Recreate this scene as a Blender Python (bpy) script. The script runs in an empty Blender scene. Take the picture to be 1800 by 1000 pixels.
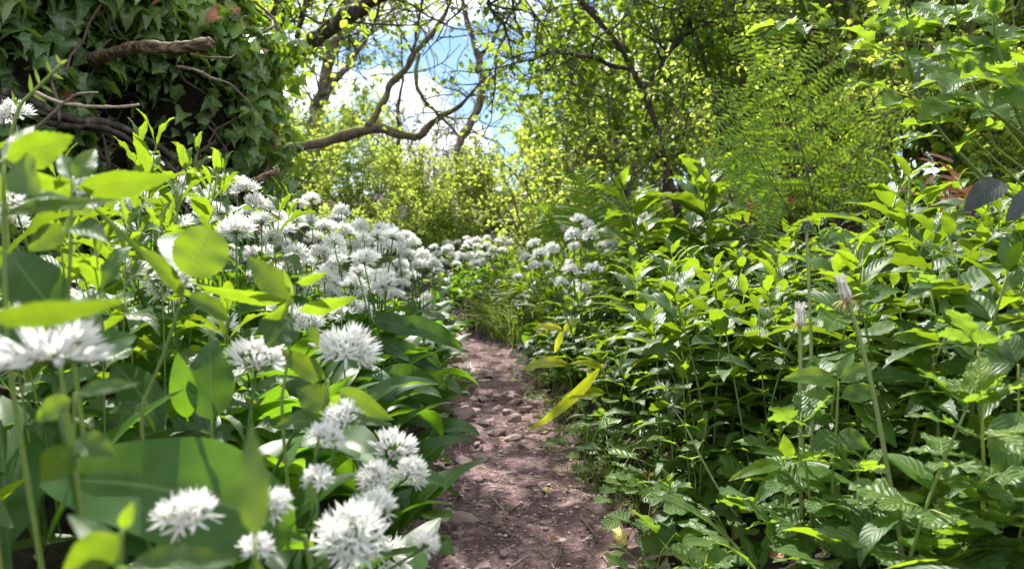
import bpy, math, random
import numpy as np
from mathutils import Vector, Matrix

# ------------------------------------------------------------------ camera, sky, sun, exposure
S = bpy.context.scene
C = S.collection
R = math.radians
F_PX, PITCH, CAM_H = 1300.0, math.atan2(45, 1300), 0.42

cam_d = bpy.data.cameras.new('camera')
cam = bpy.data.objects.new('camera', cam_d)
C.objects.link(cam)
cam.location = (0, 0, CAM_H)
cam.rotation_euler = (math.pi / 2 - PITCH, 0, 0)
cam_d.sensor_width = 36
cam_d.lens = 36 * F_PX / 1800
cam_d.clip_start = 0.02
cam_d.clip_end = 3000
cam_d.dof.use_dof = True
cam_d.dof.focus_distance = 1.2
cam_d.dof.aperture_fstop = 7.5
S.camera = cam

SUN_EL, SUN_AZ = R(53), R(-20)          # azimuth from straight ahead, minus = left
sun_dir = Vector((math.sin(SUN_AZ) * math.cos(SUN_EL), math.cos(SUN_AZ) * math.cos(SUN_EL), math.sin(SUN_EL)))
sl = bpy.data.lights.new('sun', 'SUN')
sl.energy = 5.0
sl.angle = R(0.53)
sl.color = (1.0, 0.955, 0.88)
so = bpy.data.objects.new('sun', sl)
C.objects.link(so)
so.rotation_euler = sun_dir.to_track_quat('Z', 'Y').to_euler()
so.location = (0, 0, 8)

W = bpy.data.worlds.new('World')
S.world = W
W.use_nodes = True
wn, wl = W.node_tree.nodes, W.node_tree.links
wn.clear()
sky = wn.new('ShaderNodeTexSky')
sky.sky_type = 'NISHITA'
sky.sun_disc = False
sky.sun_elevation = SUN_EL
sky.sun_rotation = SUN_AZ
sky.ozone_density = 2.5
sky.dust_density = 0.4
hs = wn.new('ShaderNodeHueSaturation')      # deep blue between bright clouds
hs.inputs['Saturation'].default_value = 1.12
hs.inputs['Value'].default_value = 0.72
bg = wn.new('ShaderNodeBackground')
bg.inputs['Strength'].default_value = 0.115
tc = wn.new('ShaderNodeTexCoord')
mp = wn.new('ShaderNodeMapping')
mp.inputs['Scale'].default_value = (1.0, 1.0, 1.9)
mp.inputs['Location'].default_value = (0.33, 0.6, 0.21)
nz = wn.new('ShaderNodeTexNoise')
nz.inputs['Scale'].default_value = 3.4
nz.inputs['Detail'].default_value = 7
nz.inputs['Roughness'].default_value = 0.55
cr = wn.new('ShaderNodeValToRGB')
cr.color_ramp.elements[0].position = 0.44
cr.color_ramp.elements[1].position = 0.54
mix = wn.new('ShaderNodeMixRGB')
mix.inputs['Color2'].default_value = (9.0, 9.1, 9.3, 1)
wo = wn.new('ShaderNodeOutputWorld')
wl.new(tc.outputs['Generated'], mp.inputs['Vector'])
wl.new(mp.outputs['Vector'], nz.inputs['Vector'])
fac = nz.outputs['Fac']
nrm_ = wn.new('ShaderNodeVectorMath')
nrm_.operation = 'NORMALIZE'
wl.new(tc.outputs['Generated'], nrm_.inputs[0])
# one bank of cloud low ahead, a clear patch to its upper right
for (dx, dy, dz), rad_, amt in (((-0.115, 0.978, 0.150), 0.13, 0.22), ((-0.02, 0.960, 0.230), 0.11, -0.16), ((-0.20, 0.955, 0.19), 0.08, -0.10)):
    dn = wn.new('ShaderNodeVectorMath')
    dn.operation = 'DISTANCE'
    dn.inputs[1].default_value = Vector((dx, dy, dz)).normalized()
    wl.new(nrm_.outputs[0], dn.inputs[0])
    mr = wn.new('ShaderNodeMapRange')
    mr.interpolation_type = 'SMOOTHSTEP'
    mr.inputs['From Min'].default_value = rad_
    mr.inputs['From Max'].default_value = 0.0
    mr.inputs['To Min'].default_value = 0.0
    mr.inputs['To Max'].default_value = amt
    wl.new(dn.outputs['Value'], mr.inputs['Value'])
    ad = wn.new('ShaderNodeMath')
    ad.operation = 'ADD'
    wl.new(fac, ad.inputs[0])
    wl.new(mr.outputs['Result'], ad.inputs[1])
    fac = ad.outputs[0]
wl.new(fac, cr.inputs['Fac'])
wl.new(cr.outputs['Color'], mix.inputs['Fac'])
wl.new(sky.outputs['Color'], hs.inputs['Color'])
wl.new(hs.outputs['Color'], mix.inputs['Color1'])
wl.new(mix.outputs['Color'], bg.inputs['Color'])
wl.new(bg.outputs['Background'], wo.inputs['Surface'])

S.view_settings.view_transform = 'Standard'
S.view_settings.look = 'None'
S.view_settings.gamma = 1.0
S.view_settings.exposure = 1.2
S.render.engine = 'CYCLES'
S.cycles.use_denoising = True
S.cycles.max_bounces = 8
S.cycles.diffuse_bounces = 4
S.cycles.glossy_bounces = 2
S.cycles.transmission_bounces = 6
S.cycles.sample_clamp_indirect = 4.0

# ------------------------------------------------------------------ helpers
rng = np.random.default_rng(11)
U = lambda a, b: float(rng.uniform(a, b))
cp, sp = math.cos(PITCH), math.sin(PITCH)


def P(px, py, Y):
    """the point of the place seen at photo pixel (px, py), Y metres ahead"""
    a, b = (px - 900) / F_PX, (500 - py) / F_PX
    fy, fz = cp + b * sp, -sp + b * cp
    k = Y / fy
    return np.array((a * k, Y, CAM_H + fz * k))


def px_of(p):
    x, y, z = p[0], p[1], p[2] - CAM_H
    f = y * cp - z * sp
    u = y * sp + z * cp
    return 900 + F_PX * x / f, 500 - F_PX * u / f


def hash2(ix, iy, s=0):
    h = (ix.astype(np.int64) * 374761393 + iy.astype(np.int64) * 668265263 + s * 974634541) & 0x7fffffff
    h = ((h ^ (h >> 13)) * 1274126177) & 0x7fffffff
    return ((h ^ (h >> 16)) & 0xffff) / 65535.0


def noise2(x, y, s=0):
    x0, y0 = np.floor(x), np.floor(y)
    fx, fy = x - x0, y - y0
    fx, fy = fx * fx * (3 - 2 * fx), fy * fy * (3 - 2 * fy)
    a, b = hash2(x0, y0, s), hash2(x0 + 1, y0, s)
    c, d = hash2(x0, y0 + 1, s), hash2(x0 + 1, y0 + 1, s)
    return (a * (1 - fx) + b * fx) * (1 - fy) + (c * (1 - fx) + d * fx) * fy - 0.5


def fbm(x, y, octv=4, s=0):
    v, a = 0, 1.0
    for i in range(octv):
        v = v + a * noise2(x * 2 ** i, y * 2 ** i, s + i)
        a *= 0.5
    return v


def unit(v):
    v = np.asarray(v, float)
    return v / (np.linalg.norm(v, axis=-1, keepdims=True) + 1e-12)


def frames(d, n):
    """rotation matrices whose columns are across, along (d) and normal (near n)"""
    d = unit(d)
    n = np.asarray(n, float)
    x = unit(np.cross(d, n))
    z = np.cross(x, d)
    return np.stack([x, d, z], axis=-1)


class MB:
    """collects verts, faces, the leaf coordinates (u, v, random) and material slots of ONE mesh"""

    def __init__(s):
        s.V, s.F, s.A, s.M, s.n = [], [], [], [], 0

    def add(s, V, F, A=None, m=0):
        V = np.asarray(V, float).reshape(-1, 3)
        F = np.asarray(F, np.int64)
        if F.shape[1] == 3:
            F = np.concatenate([F, np.full((len(F), 1), -1)], 1)
        s.V.append(V)
        s.F.append(np.where(F < 0, -1, F + s.n))
        s.A.append(np.zeros((len(V), 3)) if A is None else np.asarray(A, float))
        s.M.append(np.full(len(F), m))
        s.n += len(V)

    def inst(s, T, mats, locs, m=0, rnd=None):
        V, F, A = T
        k, nv = len(locs), len(V)
        if k == 0:
            return
        VV = np.einsum('kij,vj->kvi', mats, V) + np.asarray(locs)[:, None, :]
        FF = np.where(F[None] < 0, -10 ** 9, F[None] + (np.arange(k) * nv)[:, None, None])
        AA = np.repeat(A[None], k, 0).copy()
        AA[:, :, 2] = (rng.random(k) if rnd is None else np.asarray(rnd))[:, None]
        FF = FF.reshape(-1, F.shape[1])
        s.add(VV.reshape(-1, 3), np.where(FF < 0, -1, FF), AA.reshape(-1, 3), m)

    def tube(s, pts, rad, sides=5, m=0, cap=True):
        pts = np.asarray(pts, float)
        k = len(pts)
        rad = np.broadcast_to(np.asarray(rad, float), (k,))
        t = unit(np.gradient(pts, axis=0))
        ref = np.array((0.13, 0.21, 0.97)) if abs(t[0][2]) < 0.9 else np.array((1.0, 0.1, 0.05))
        x = unit(np.cross(t, ref))
        y = np.cross(t, x)
        a = np.arange(sides) * 2 * math.pi / sides
        V = pts[:, None] + rad[:, None, None] * (np.cos(a)[None, :, None] * x[:, None] + np.sin(a)[None, :, None] * y[:, None])
        i, j = np.meshgrid(np.arange(k - 1), np.arange(sides), indexing='ij')
        j2 = (j + 1) % sides
        Fq = np.stack([i * sides + j, i * sides + j2, (i + 1) * sides + j2, (i + 1) * sides + j], -1).reshape(-1, 4)
        A = np.zeros((k, sides, 3))
        A[:, :, 0] = (a / (2 * math.pi))[None]
        A[:, :, 1] = np.concatenate([[0], np.cumsum(np.linalg.norm(np.diff(pts, axis=0), axis=1))])[:, None]
        A[:, :, 2] = rng.random()
        V = V.reshape(-1, 3)
        A = A.reshape(-1, 3)
        if cap and sides > 4:
            n = len(V)
            V = np.concatenate([V, pts[:1], pts[-1:]])
            A = np.concatenate([A, A[:1], A[-1:]])
            jj = np.arange(sides)
            c0 = np.stack([np.full(sides, n), (jj + 1) % sides, jj, np.full(sides, -1)], -1)
            b = (k - 1) * sides
            c1 = np.stack([np.full(sides, n + 1), b + jj, b + (jj + 1) % sides, np.full(sides, -1)], -1)
            Fq = np.concatenate([Fq, c0, c1])
        s.add(V, Fq, A, m)

    def mesh(s, name, mats, off=None, smooth=True):
        me = bpy.data.meshes.new(name)
        if s.n:
            V = np.concatenate(s.V)
            if off is not None:
                V = V - np.asarray(off)
            Fq, M, A = np.concatenate(s.F), np.concatenate(s.M), np.concatenate(s.A)
            tot = np.where(Fq[:, 3] < 0, 3, 4)
            loops = Fq.reshape(-1)
            loops = loops[loops >= 0]
            me.vertices.add(len(V))
            me.vertices.foreach_set('co', V.astype(np.float32).ravel())
            me.loops.add(len(loops))
            me.loops.foreach_set('vertex_index', loops.astype(np.int32))
            me.polygons.add(len(Fq))
            me.polygons.foreach_set('loop_start', (np.cumsum(tot) - tot).astype(np.int32))
            me.polygons.foreach_set('material_index', M.astype(np.int32))
            me.polygons.foreach_set('use_smooth', np.full(len(Fq), smooth))
            at = me.attributes.new('luv', 'FLOAT_VECTOR', 'POINT')
            at.data.foreach_set('vector', A.astype(np.float32).ravel())
            me.update(calc_edges=True)
        for m in (mats if isinstance(mats, (list, tuple)) else [mats]):
            me.materials.append(m)
        return me

    def build(s, name, mats, parent=None, off=None, smooth=True):
        return link(name, s.mesh(name, mats, off, smooth), parent)


def link(name, me, parent=None, loc=None, rot=None, scale=None):
    o = bpy.data.objects.new(name, me)
    C.objects.link(o)
    if parent is not None:
        o.parent = parent
    if loc is not None:
        o.location = loc
    if rot is not None:
        o.rotation_euler = rot
    if scale is not None:
        o.scale = (scale,) * 3 if np.isscalar(scale) else scale
    return o


def tag(o, label=None, cat=None, group=None, kind=None):
    for k, v in (('label', label), ('category', cat), ('group', group), ('kind', kind)):
        if v:
            o[k] = v
    return o


def thing(name, loc, label=None, cat=None, group=None, rz=0, scale=1):
    o = link(name, None, None, loc, (0, 0, rz), scale)
    return tag(o, label, cat, group)


def put(name, meshes, loc, rz=0, scale=1, label=None, cat=None, group=None, tilt=(0, 0)):
    """a thing (Empty) with one child per (part name, mesh); copies share the meshes"""
    r = thing(name, loc, label, cat, group)
    r.rotation_euler = (tilt[0], tilt[1], rz)
    r.scale = (scale,) * 3
    for pn, me in meshes:
        link(pn, me, r)
    return r


# ------------------------------------------------------------------ materials
def nodes(name):
    m = bpy.data.materials.new(name)
    m.use_nodes = True
    n, l = m.node_tree.nodes, m.node_tree.links
    n.clear()
    out = n.new('ShaderNodeOutputMaterial')
    return m, n, l, out


def mth(n, l, op, a, b=None, clamp=False):
    x = n.new('ShaderNodeMath')
    x.operation = op
    x.use_clamp = clamp
    for i, v in enumerate((a, b)):
        if v is None:
            continue
        if isinstance(v, (int, float)):
            x.inputs[i].default_value = v
        else:
            l.new(v, x.inputs[i])
    return x.outputs[0]


def ramp(n, l, fac, stops):
    r = n.new('ShaderNodeValToRGB')
    e = r.color_ramp.elements
    while len(e) < len(stops):
        e.new(0.5)
    for el, (p, c) in zip(e, stops):
        el.position = p
        el.color = (*c, 1) if len(c) == 3 else c
    l.new(fac, r.inputs['Fac'])
    return r.outputs['Color']


def mixc(n, l, fac, a, b):
    x = n.new('ShaderNodeMixRGB')
    for i, v in zip((0, 1, 2), (fac, a, b)):
        if isinstance(v, (int, float)):
            x.inputs[i].default_value = v
        elif isinstance(v, tuple):
            x.inputs[i].default_value = (*v, 1)
        else:
            l.new(v, x.inputs[i])
    return x.outputs[0]


def leaf_mat(name, dark, light, trans, rough=0.42, tfac=0.5, veins=None, spec=0.5, blemish=0.15, vein_col=(0.25, 0.33, 0.12), bump=0.35, tvar=0.55):
    """veins: (count, slant) of pinnate side veins, or ('long', count) for parallel ones"""
    m, n, l, out = nodes(name)
    at = n.new('ShaderNodeAttribute')
    at.attribute_name = 'luv'
    sx = n.new('ShaderNodeSeparateXYZ')
    l.new(at.outputs['Vector'], sx.inputs[0])
    u, v, r = sx.outputs
    oi = n.new('ShaderNodeObjectInfo')
    rr = mth(n, l, 'FRACT', mth(n, l, 'ADD', r, mth(n, l, 'MULTIPLY', oi.outputs['Random'], 0.35)))
    rr = mth(n, l, 'ADD', mth(n, l, 'MULTIPLY', r, 0.65), mth(n, l, 'MULTIPLY', oi.outputs['Random'], 0.35))
    base = ramp(n, l, rr, [(0.0, dark), (0.75, light), (1.0, tuple(min(1, c * k) for c, k in zip(light, (1.5, 1.25, 0.9))))])
    tcol = ramp(n, l, rr, [(0.0, tuple(c * tvar for c in trans)), (0.8, trans), (1.0, tuple(min(1, c * k) for c, k in zip(trans, (1.3, 1.12, 0.9))))])
    geo = n.new('ShaderNodeNewGeometry')
    tx = n.new('ShaderNodeTexNoise')
    tx.inputs['Scale'].default_value = 95
    tx.inputs['Detail'].default_value = 3
    tcn = n.new('ShaderNodeTexCoord')
    l.new(tcn.outputs['Object'], tx.inputs['Vector'])
    bl = mth(n, l, 'MULTIPLY', mth(n, l, 'SUBTRACT', tx.outputs['Fac'], 0.5), blemish * 4)
    hsv = n.new('ShaderNodeHueSaturation')
    l.new(mth(n, l, 'ADD', bl, 1.0), hsv.inputs['Value'])
    l.new(base, hsv.inputs['Color'])
    base = hsv.outputs['Color']
    hs2 = n.new('ShaderNodeHueSaturation')
    l.new(mth(n, l, 'ADD', mth(n, l, 'MULTIPLY', bl, 0.8), 1.0), hs2.inputs['Value'])
    l.new(tcol, hs2.inputs['Color'])
    tcol = hs2.outputs['Color']
    nrm = None
    if veins:
        au = mth(n, l, 'ABSOLUTE', u)
        mid = mth(n, l, 'SUBTRACT', 1.0, mth(n, l, 'MULTIPLY', au, 14.0), True)
        if veins[0] == 'long':
            ph = mth(n, l, 'MULTIPLY', u, veins[1])
        else:
            ph = mth(n, l, 'SUBTRACT', mth(n, l, 'MULTIPLY', v, veins[0]), mth(n, l, 'MULTIPLY', mth(n, l, 'POWER', au, 1.25), veins[1]))
        tri = mth(n, l, 'ABSOLUTE', mth(n, l, 'SUBTRACT', mth(n, l, 'FRACT', ph), 0.5))   # 0 at mid-cell, .5 on the vein
        side = mth(n, l, 'MULTIPLY', mth(n, l, 'SUBTRACT', tri, 0.41), 11.0, True)
        ve = mth(n, l, 'MAXIMUM', mid, mth(n, l, 'MULTIPLY', side, 0.55 if veins[0] != 'long' else 0.2))
        base = mixc(n, l, mth(n, l, 'MULTIPLY', ve, 0.55), base, vein_col)
        tcol = mixc(n, l, mth(n, l, 'MULTIPLY', ve, 0.75), tcol, tuple(c * 0.42 for c in trans))
        bp = n.new('ShaderNodeBump')
        bp.inputs['Strength'].default_value = bump
        bp.inputs['Distance'].default_value = 0.0022
        hgt = mth(n, l, 'SUBTRACT', mth(n, l, 'MULTIPLY', mth(n, l, 'COSINE', mth(n, l, 'MULTIPLY', tri, 6.283)), 0.4), mth(n, l, 'MULTIPLY', ve, 0.5))
        hgt = mth(n, l, 'ADD', hgt, mth(n, l, 'MULTIPLY', tx.outputs['Fac'], 0.5))
        l.new(hgt, bp.inputs['Height'])
        nrm = bp.outputs['Normal']
    # the underside is paler and duller
    base = mixc(n, l, mth(n, l, 'MULTIPLY', geo.outputs['Backfacing'], 0.35), base, tuple(c * 1.6 for c in light))
    pb = n.new('ShaderNodeBsdfPrincipled')
    l.new(base, pb.inputs['Base Color'])
    l.new(mth(n, l, 'ADD', mth(n, l, 'MULTIPLY', geo.outputs['Backfacing'], 0.25), rough), pb.inputs['Roughness'])
    pb.inputs['Specular IOR Level'].default_value = spec
    tr = n.new('ShaderNodeBsdfTranslucent')
    l.new(tcol, tr.inputs['Color'])
    if nrm:
        l.new(nrm, pb.inputs['Normal'])
    ms = n.new('ShaderNodeMixShader')
    ms.inputs[0].default_value = tfac
    l.new(pb.outputs[0], ms.inputs[1])
    l.new(tr.outputs[0], ms.inputs[2])
    l.new(ms.outputs[0], out.inputs['Surface'])
    return m


def rough_mat(name, stops, scale=30, rough=0.8, bump=0.5, dist=0.004, detail=6, stretch=(1, 1, 1), moss=None, spec=0.3, usetube=False):
    m, n, l, out = nodes(name)
    tcn = n.new('ShaderNodeTexCoord')
    mpn = n.new('ShaderNodeMapping')
    mpn.inputs['Scale'].default_value = stretch
    l.new(tcn.outputs['Object'], mpn.inputs['Vector'])
    t = n.new('ShaderNodeTexNoise')
    t.inputs['Scale'].default_value = scale
    t.inputs['Detail'].default_value = detail
    t.inputs['Roughness'].default_value = 0.65
    l.new(mpn.outputs[0], t.inputs['Vector'])
    col = ramp(n, l, t.outputs['Fac'], stops)
    pb = n.new('ShaderNodeBsdfPrincipled')
    pb.inputs['Roughness'].default_value = rough
    pb.inputs['Specular IOR Level'].default_value = spec
    if moss:
        geo = n.new('ShaderNodeNewGeometry')
        sz = n.new('ShaderNodeSeparateXYZ')
        l.new(geo.outputs['Normal'], sz.inputs[0])
        t2 = n.new('ShaderNodeTexNoise')
        t2.inputs['Scale'].default_value = scale * 0.35
        t2.inputs['Detail'].default_value = 5
        l.new(tcn.outputs['Object'], t2.inputs['Vector'])
        f = mth(n, l, 'ADD', mth(n, l, 'MULTIPLY', sz.outputs[2], 0.45), t2.outputs['Fac'])
        f = mth(n, l, 'MULTIPLY', mth(n, l, 'SUBTRACT', f, moss[1]), 6.0, True)
        col = mixc(n, l, f, col, moss[0])
    l.new(col, pb.inputs['Base Color'])
    bp = n.new('ShaderNodeBump')
    bp.inputs['Strength'].default_value = bump
    bp.inputs['Distance'].default_value = dist
    l.new(t.outputs['Fac'], bp.inputs['Height'])
    l.new(bp.outputs[0], pb.inputs['Normal'])
    l.new(pb.outputs[0], out.inputs['Surface'])
    return m


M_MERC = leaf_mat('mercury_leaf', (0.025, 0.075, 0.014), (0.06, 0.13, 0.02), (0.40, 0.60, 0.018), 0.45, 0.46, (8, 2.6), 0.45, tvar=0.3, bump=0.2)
M_GARL = leaf_mat('garlic_leaf', (0.018, 0.062, 0.01), (0.04, 0.11, 0.016), (0.23, 0.46, 0.015), 0.4, 0.42, ('long', 11), 0.34, bump=0.06)
M_YGARL = leaf_mat('yellowing_garlic_leaf', (0.16, 0.24, 0.025), (0.27, 0.34, 0.035), (0.62, 0.7, 0.03), 0.35, 0.5, ('long', 9), 0.5, bump=0.06)
M_STALK = leaf_mat('pale_hollow_stalk', (0.26, 0.33, 0.12), (0.34, 0.4, 0.17), (0.4, 0.48, 0.15), 0.45, 0.25, None, 0.4, 0.08)
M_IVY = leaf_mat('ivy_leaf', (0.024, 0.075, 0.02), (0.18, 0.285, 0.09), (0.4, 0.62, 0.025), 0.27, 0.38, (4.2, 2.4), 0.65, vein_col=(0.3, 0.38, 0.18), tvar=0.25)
M_TREE = leaf_mat('tree_leaf', (0.055, 0.125, 0.022), (0.12, 0.215, 0.04), (0.52, 0.7, 0.06), 0.45, 0.55, None, 0.35, 0.1, tvar=0.45)
M_HAZEL = leaf_mat('thicket_leaf', (0.03, 0.085, 0.015), (0.075, 0.15, 0.025), (0.46, 0.66, 0.04), 0.42, 0.5, None, 0.35, 0.1, tvar=0.3)
M_BRAM = leaf_mat('bramble_leaf', (0.05, 0.11, 0.025), (0.08, 0.15, 0.03), (0.4, 0.6, 0.03), 0.42, 0.5, (9, 3.4), 0.4, bump=0.3)
M_OLDBR = leaf_mat('old_bramble_leaf', (0.035, 0.045, 0.047), (0.055, 0.066, 0.066), (0.05, 0.05, 0.03), 0.45, 0.1, (9, 3.4), 0.5, bump=0.22, vein_col=(0.05, 0.06, 0.06))
M_BUSH = leaf_mat('bush_leaf', (0.10, 0.17, 0.03), (0.19, 0.28, 0.055), (0.66, 0.8, 0.1), 0.45, 0.6, None, 0.4, 0.1, tvar=0.5)
M_GSTK = leaf_mat('garlic_stalk', (0.055, 0.13, 0.025), (0.09, 0.18, 0.04), (0.2, 0.36, 0.04), 0.42, 0.25, None, 0.4, 0.08)
M_FERN = leaf_mat('fern_leaf', (0.055, 0.12, 0.014), (0.12, 0.2, 0.022), (0.46, 0.68, 0.02), 0.5, 0.5, None, 0.15, 0.08)
M_AVEN = leaf_mat('avens_leaf', (0.035, 0.095, 0.022), (0.10, 0.175, 0.04), (0.33, 0.53, 0.035), 0.42, 0.45, (5, 2.2), 0.45, bump=0.6)
M_GRASS = leaf_mat('grass_blade', (0.05, 0.10, 0.02), (0.10, 0.15, 0.04), (0.3, 0.4, 0.04), 0.5, 0.4, None, 0.4)
M_STEM = leaf_mat('green_stem', (0.17, 0.25, 0.055), (0.25, 0.34, 0.09), (0.45, 0.55, 0.1), 0.45, 0.25, None, 0.4, 0.08)
M_PETAL = leaf_mat('white_petal', (0.66, 0.64, 0.53), (0.82, 0.82, 0.83), (0.88, 0.88, 0.86), 0.5, 0.45, None, 0.3, 0.03, tvar=0.9)
M_OVARY = leaf_mat('flower_centre', (0.22, 0.3, 0.07), (0.36, 0.42, 0.13), (0.3, 0.4, 0.08), 0.5, 0.2, None, 0.3)
M_SPATHE = leaf_mat('papery_spathe', (0.5, 0.42, 0.3), (0.62, 0.54, 0.4), (0.5, 0.42, 0.28), 0.6, 0.4, None, 0.3)
M_DEAD = leaf_mat('brown_dead_leaf', (0.16, 0.06, 0.03), (0.30, 0.13, 0.07), (0.3, 0.12, 0.05), 0.5, 0.2, (6, 2.5), 0.4, 0.35, vein_col=(0.3, 0.18, 0.1))
M_YELL = leaf_mat('yellow_dead_leaf', (0.62, 0.52, 0.16), (0.72, 0.63, 0.26), (0.6, 0.5, 0.12), 0.5, 0.25, (6, 2.5), 0.4, 0.2, vein_col=(0.55, 0.45, 0.2))
M_BARK = rough_mat('grey_brown_bark', [(0.35, (0.02, 0.015, 0.011)), (0.52, (0.065, 0.05, 0.038)), (0.68, (0.17, 0.145, 0.12))], 38, 0.85, 0.8, 0.01, stretch=(1, 1, 0.5))
M_PALEB = rough_mat('pale_pinkish_bark', [(0.3, (0.07, 0.05, 0.045)), (0.52, (0.17, 0.13, 0.12)), (0.72, (0.36, 0.31, 0.29))], 22, 0.85, 0.7, 0.01, moss=((0.10, 0.125, 0.025), 0.93))
M_MOSSB = rough_mat('mossy_bark', [(0.3, (0.055, 0.04, 0.03)), (0.55, (0.15, 0.115, 0.095)), (0.75, (0.26, 0.22, 0.2))], 24, 0.9, 0.8, 0.012, moss=((0.16, 0.175, 0.03), 0.56))
M_DRY = rough_mat('dry_brown_wood', [(0.4, (0.03, 0.018, 0.01)), (0.52, (0.16, 0.105, 0.062)), (0.64, (0.36, 0.26, 0.165))], 110, 0.85, 1.0, 0.006, stretch=(0.18, 1, 1))
M_TWIG = rough_mat('twig_bark', [(0.3, (0.07, 0.05, 0.038)), (0.7, (0.2, 0.15, 0.12))], 80, 0.8, 0.4, 0.002)
M_PALETW = rough_mat('pale_twig_bark', [(0.3, (0.2, 0.14, 0.1)), (0.7, (0.45, 0.34, 0.25))], 60, 0.75, 0.4, 0.002)
M_SOIL = rough_mat('dark_woodland_soil', [(0.3, (0.012, 0.008, 0.006)), (0.55, (0.03, 0.02, 0.015)), (0.75, (0.065, 0.046, 0.033))], 60, 0.95, 0.9, 0.012)
M_STONE = rough_mat('pinkish_stone', [(0.36, (0.16, 0.098, 0.094)), (0.5, (0.36, 0.255, 0.24)), (0.62, (0.56, 0.44, 0.41))], 60, 0.8, 0.7, 0.004)
M_MOSS = leaf_mat('pale_moss', (0.16, 0.17, 0.035), (0.36, 0.34, 0.12), (0.3, 0.3, 0.06), 0.7, 0.3, None, 0.2)
M_LITTER = rough_mat('dry_litter', [(0.3, (0.09, 0.055, 0.04)), (0.5, (0.24, 0.16, 0.115)), (0.75, (0.5, 0.4, 0.28))], 40, 0.8, 0.3, 0.002)
M_DARKH = rough_mat('dark_seedhead_green', [(0.3, (0.05, 0.07, 0.03)), (0.7, (0.13, 0.15, 0.07))], 80, 0.7, 0.4, 0.002)
M_BRACT = leaf_mat('dried_bract', (0.3, 0.22, 0.06), (0.5, 0.4, 0.14), (0.4, 0.3, 0.06), 0.6, 0.3)
M_PAPPUS = rough_mat('silky_pappus', [(0.38, (0.36, 0.33, 0.26)), (0.5, (0.68, 0.65, 0.58)), (0.64, (0.88, 0.86, 0.8))], 300, 0.6, 0.7, 0.002, stretch=(1, 1, 0.12))


def path_mat():
    m, n, l, out = nodes('trodden_earth')
    tcn = n.new('ShaderNodeTexCoord')
    cols = []
    for sc, d in ((9, 4), (70, 8), (420, 3)):
        t = n.new('ShaderNodeTexNoise')
        t.inputs['Scale'].default_value = sc
        t.inputs['Detail'].default_value = d
        t.inputs['Roughness'].default_value = 0.65
        l.new(tcn.outputs['Object'], t.inputs['Vector'])
        cols.append(t.outputs['Fac'])
    f = mth(n, l, 'ADD', mth(n, l, 'MULTIPLY', cols[0], 0.35), mth(n, l, 'ADD', mth(n, l, 'MULTIPLY', cols[1], 0.45), mth(n, l, 'MULTIPLY', cols[2], 0.2)))
    base = ramp(n, l, f, [(0.40, (0.055, 0.03, 0.03)), (0.5, (0.14, 0.08, 0.081)), (0.61, (0.38, 0.26, 0.25))])
    vo = n.new('ShaderNodeTexVoronoi')
    vo.inputs['Scale'].default_value = 120
    l.new(tcn.outputs['Object'], vo.inputs['Vector'])
    g = mth(n, l, 'MULTIPLY', mth(n, l, 'SUBTRACT', 0.36, vo.outputs['Distance']), 4.0, True)
    sel = n.new('ShaderNodeSeparateColor')
    l.new(vo.outputs['Color'], sel.inputs[0])
    g = mth(n, l, 'MULTIPLY', g, mth(n, l, 'GREATER_THAN', sel.outputs[0], 0.72))
    base = mixc(n, l, mth(n, l, 'MULTIPLY', g, 0.6), base, (0.4, 0.31, 0.29))
    pb = n.new('ShaderNodeBsdfPrincipled')
    l.new(base, pb.inputs['Base Color'])
    pb.inputs['Roughness'].default_value = 0.85
    pb.inputs['Specular IOR Level'].default_value = 0.3
    bp = n.new('ShaderNodeBump')
    bp.inputs['Strength'].default_value = 0.9
    bp.inputs['Distance'].default_value = 0.006
    l.new(mth(n, l, 'ADD', mth(n, l, 'ADD', cols[1], mth(n, l, 'MULTIPLY', cols[2], 0.5)), mth(n, l, 'MULTIPLY', g, 0.5)), bp.inputs['Height'])
    l.new(bp.outputs[0], pb.inputs['Normal'])
    l.new(pb.outputs[0], out.inputs['Surface'])
    return m


M_PATH = path_mat()

# ------------------------------------------------------------------ terrain
PY = np.array([-60, -1, 0.3, 1.0, 1.58, 2.23, 3.0, 3.8, 4.5, 5.2, 6.2, 60])
PX = np.array([0.03, 0.03, 0.025, 0.02, -0.03, -0.05, -0.12, -0.27, -0.62, -1.25, -2.6, -80])
_yy = np.arange(-60, 60, 0.02)
_xx = np.interp(_yy, PY, PX)
_k = np.ones(31) / 31
_xx = np.convolve(np.convolve(np.pad(_xx, 30, mode='edge'), _k, 'valid'), _k, 'valid')


def path_x(Y):
    return np.interp(Y, _yy, _xx)


def side(x, Y):
    """signed distance from the path's centre line (minus = left)"""
    sl_ = (path_x(np.asarray(Y) + 0.05) - path_x(np.asarray(Y) - 0.05)) / 0.1
    return (np.asarray(x) - path_x(Y)) / np.sqrt(1 + np.minimum(sl_ ** 2, 9))


def sstep(a, b, x):
    t = np.clip((x - a) / (b - a), 0, 1)
    return t * t * (3 - 2 * t)


HALF = 0.165


def ground(x, Y):
    x, Y = np.asarray(x, float), np.asarray(Y, float)
    d = side(x, Y)
    dl, dr = np.maximum(-d - HALF, 0), np.maximum(d - HALF, 0)
    zl = 0.085 * sstep(0, 0.11, dl) + 0.34 * np.minimum(dl, 1.1) + 0.10 * np.clip(dl - 1.1, 0, 4)
    k = 0.17 + 0.22 * sstep(1.4, 2.6, Y)
    zr = 0.05 * sstep(0, 0.13, dr) + k * np.minimum(dr, 1.4) + 0.12 * np.clip(dr - 1.4, 0, 5)
    far = 0.05 * np.clip(Y - 4.6, 0, 12) * sstep(0, 0.4, np.abs(d) - HALF)
    return zl + zr + far + 0.02 * fbm(x * 4, Y * 4, 3, 7) * sstep(0.12, 0.3, np.abs(d))


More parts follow.
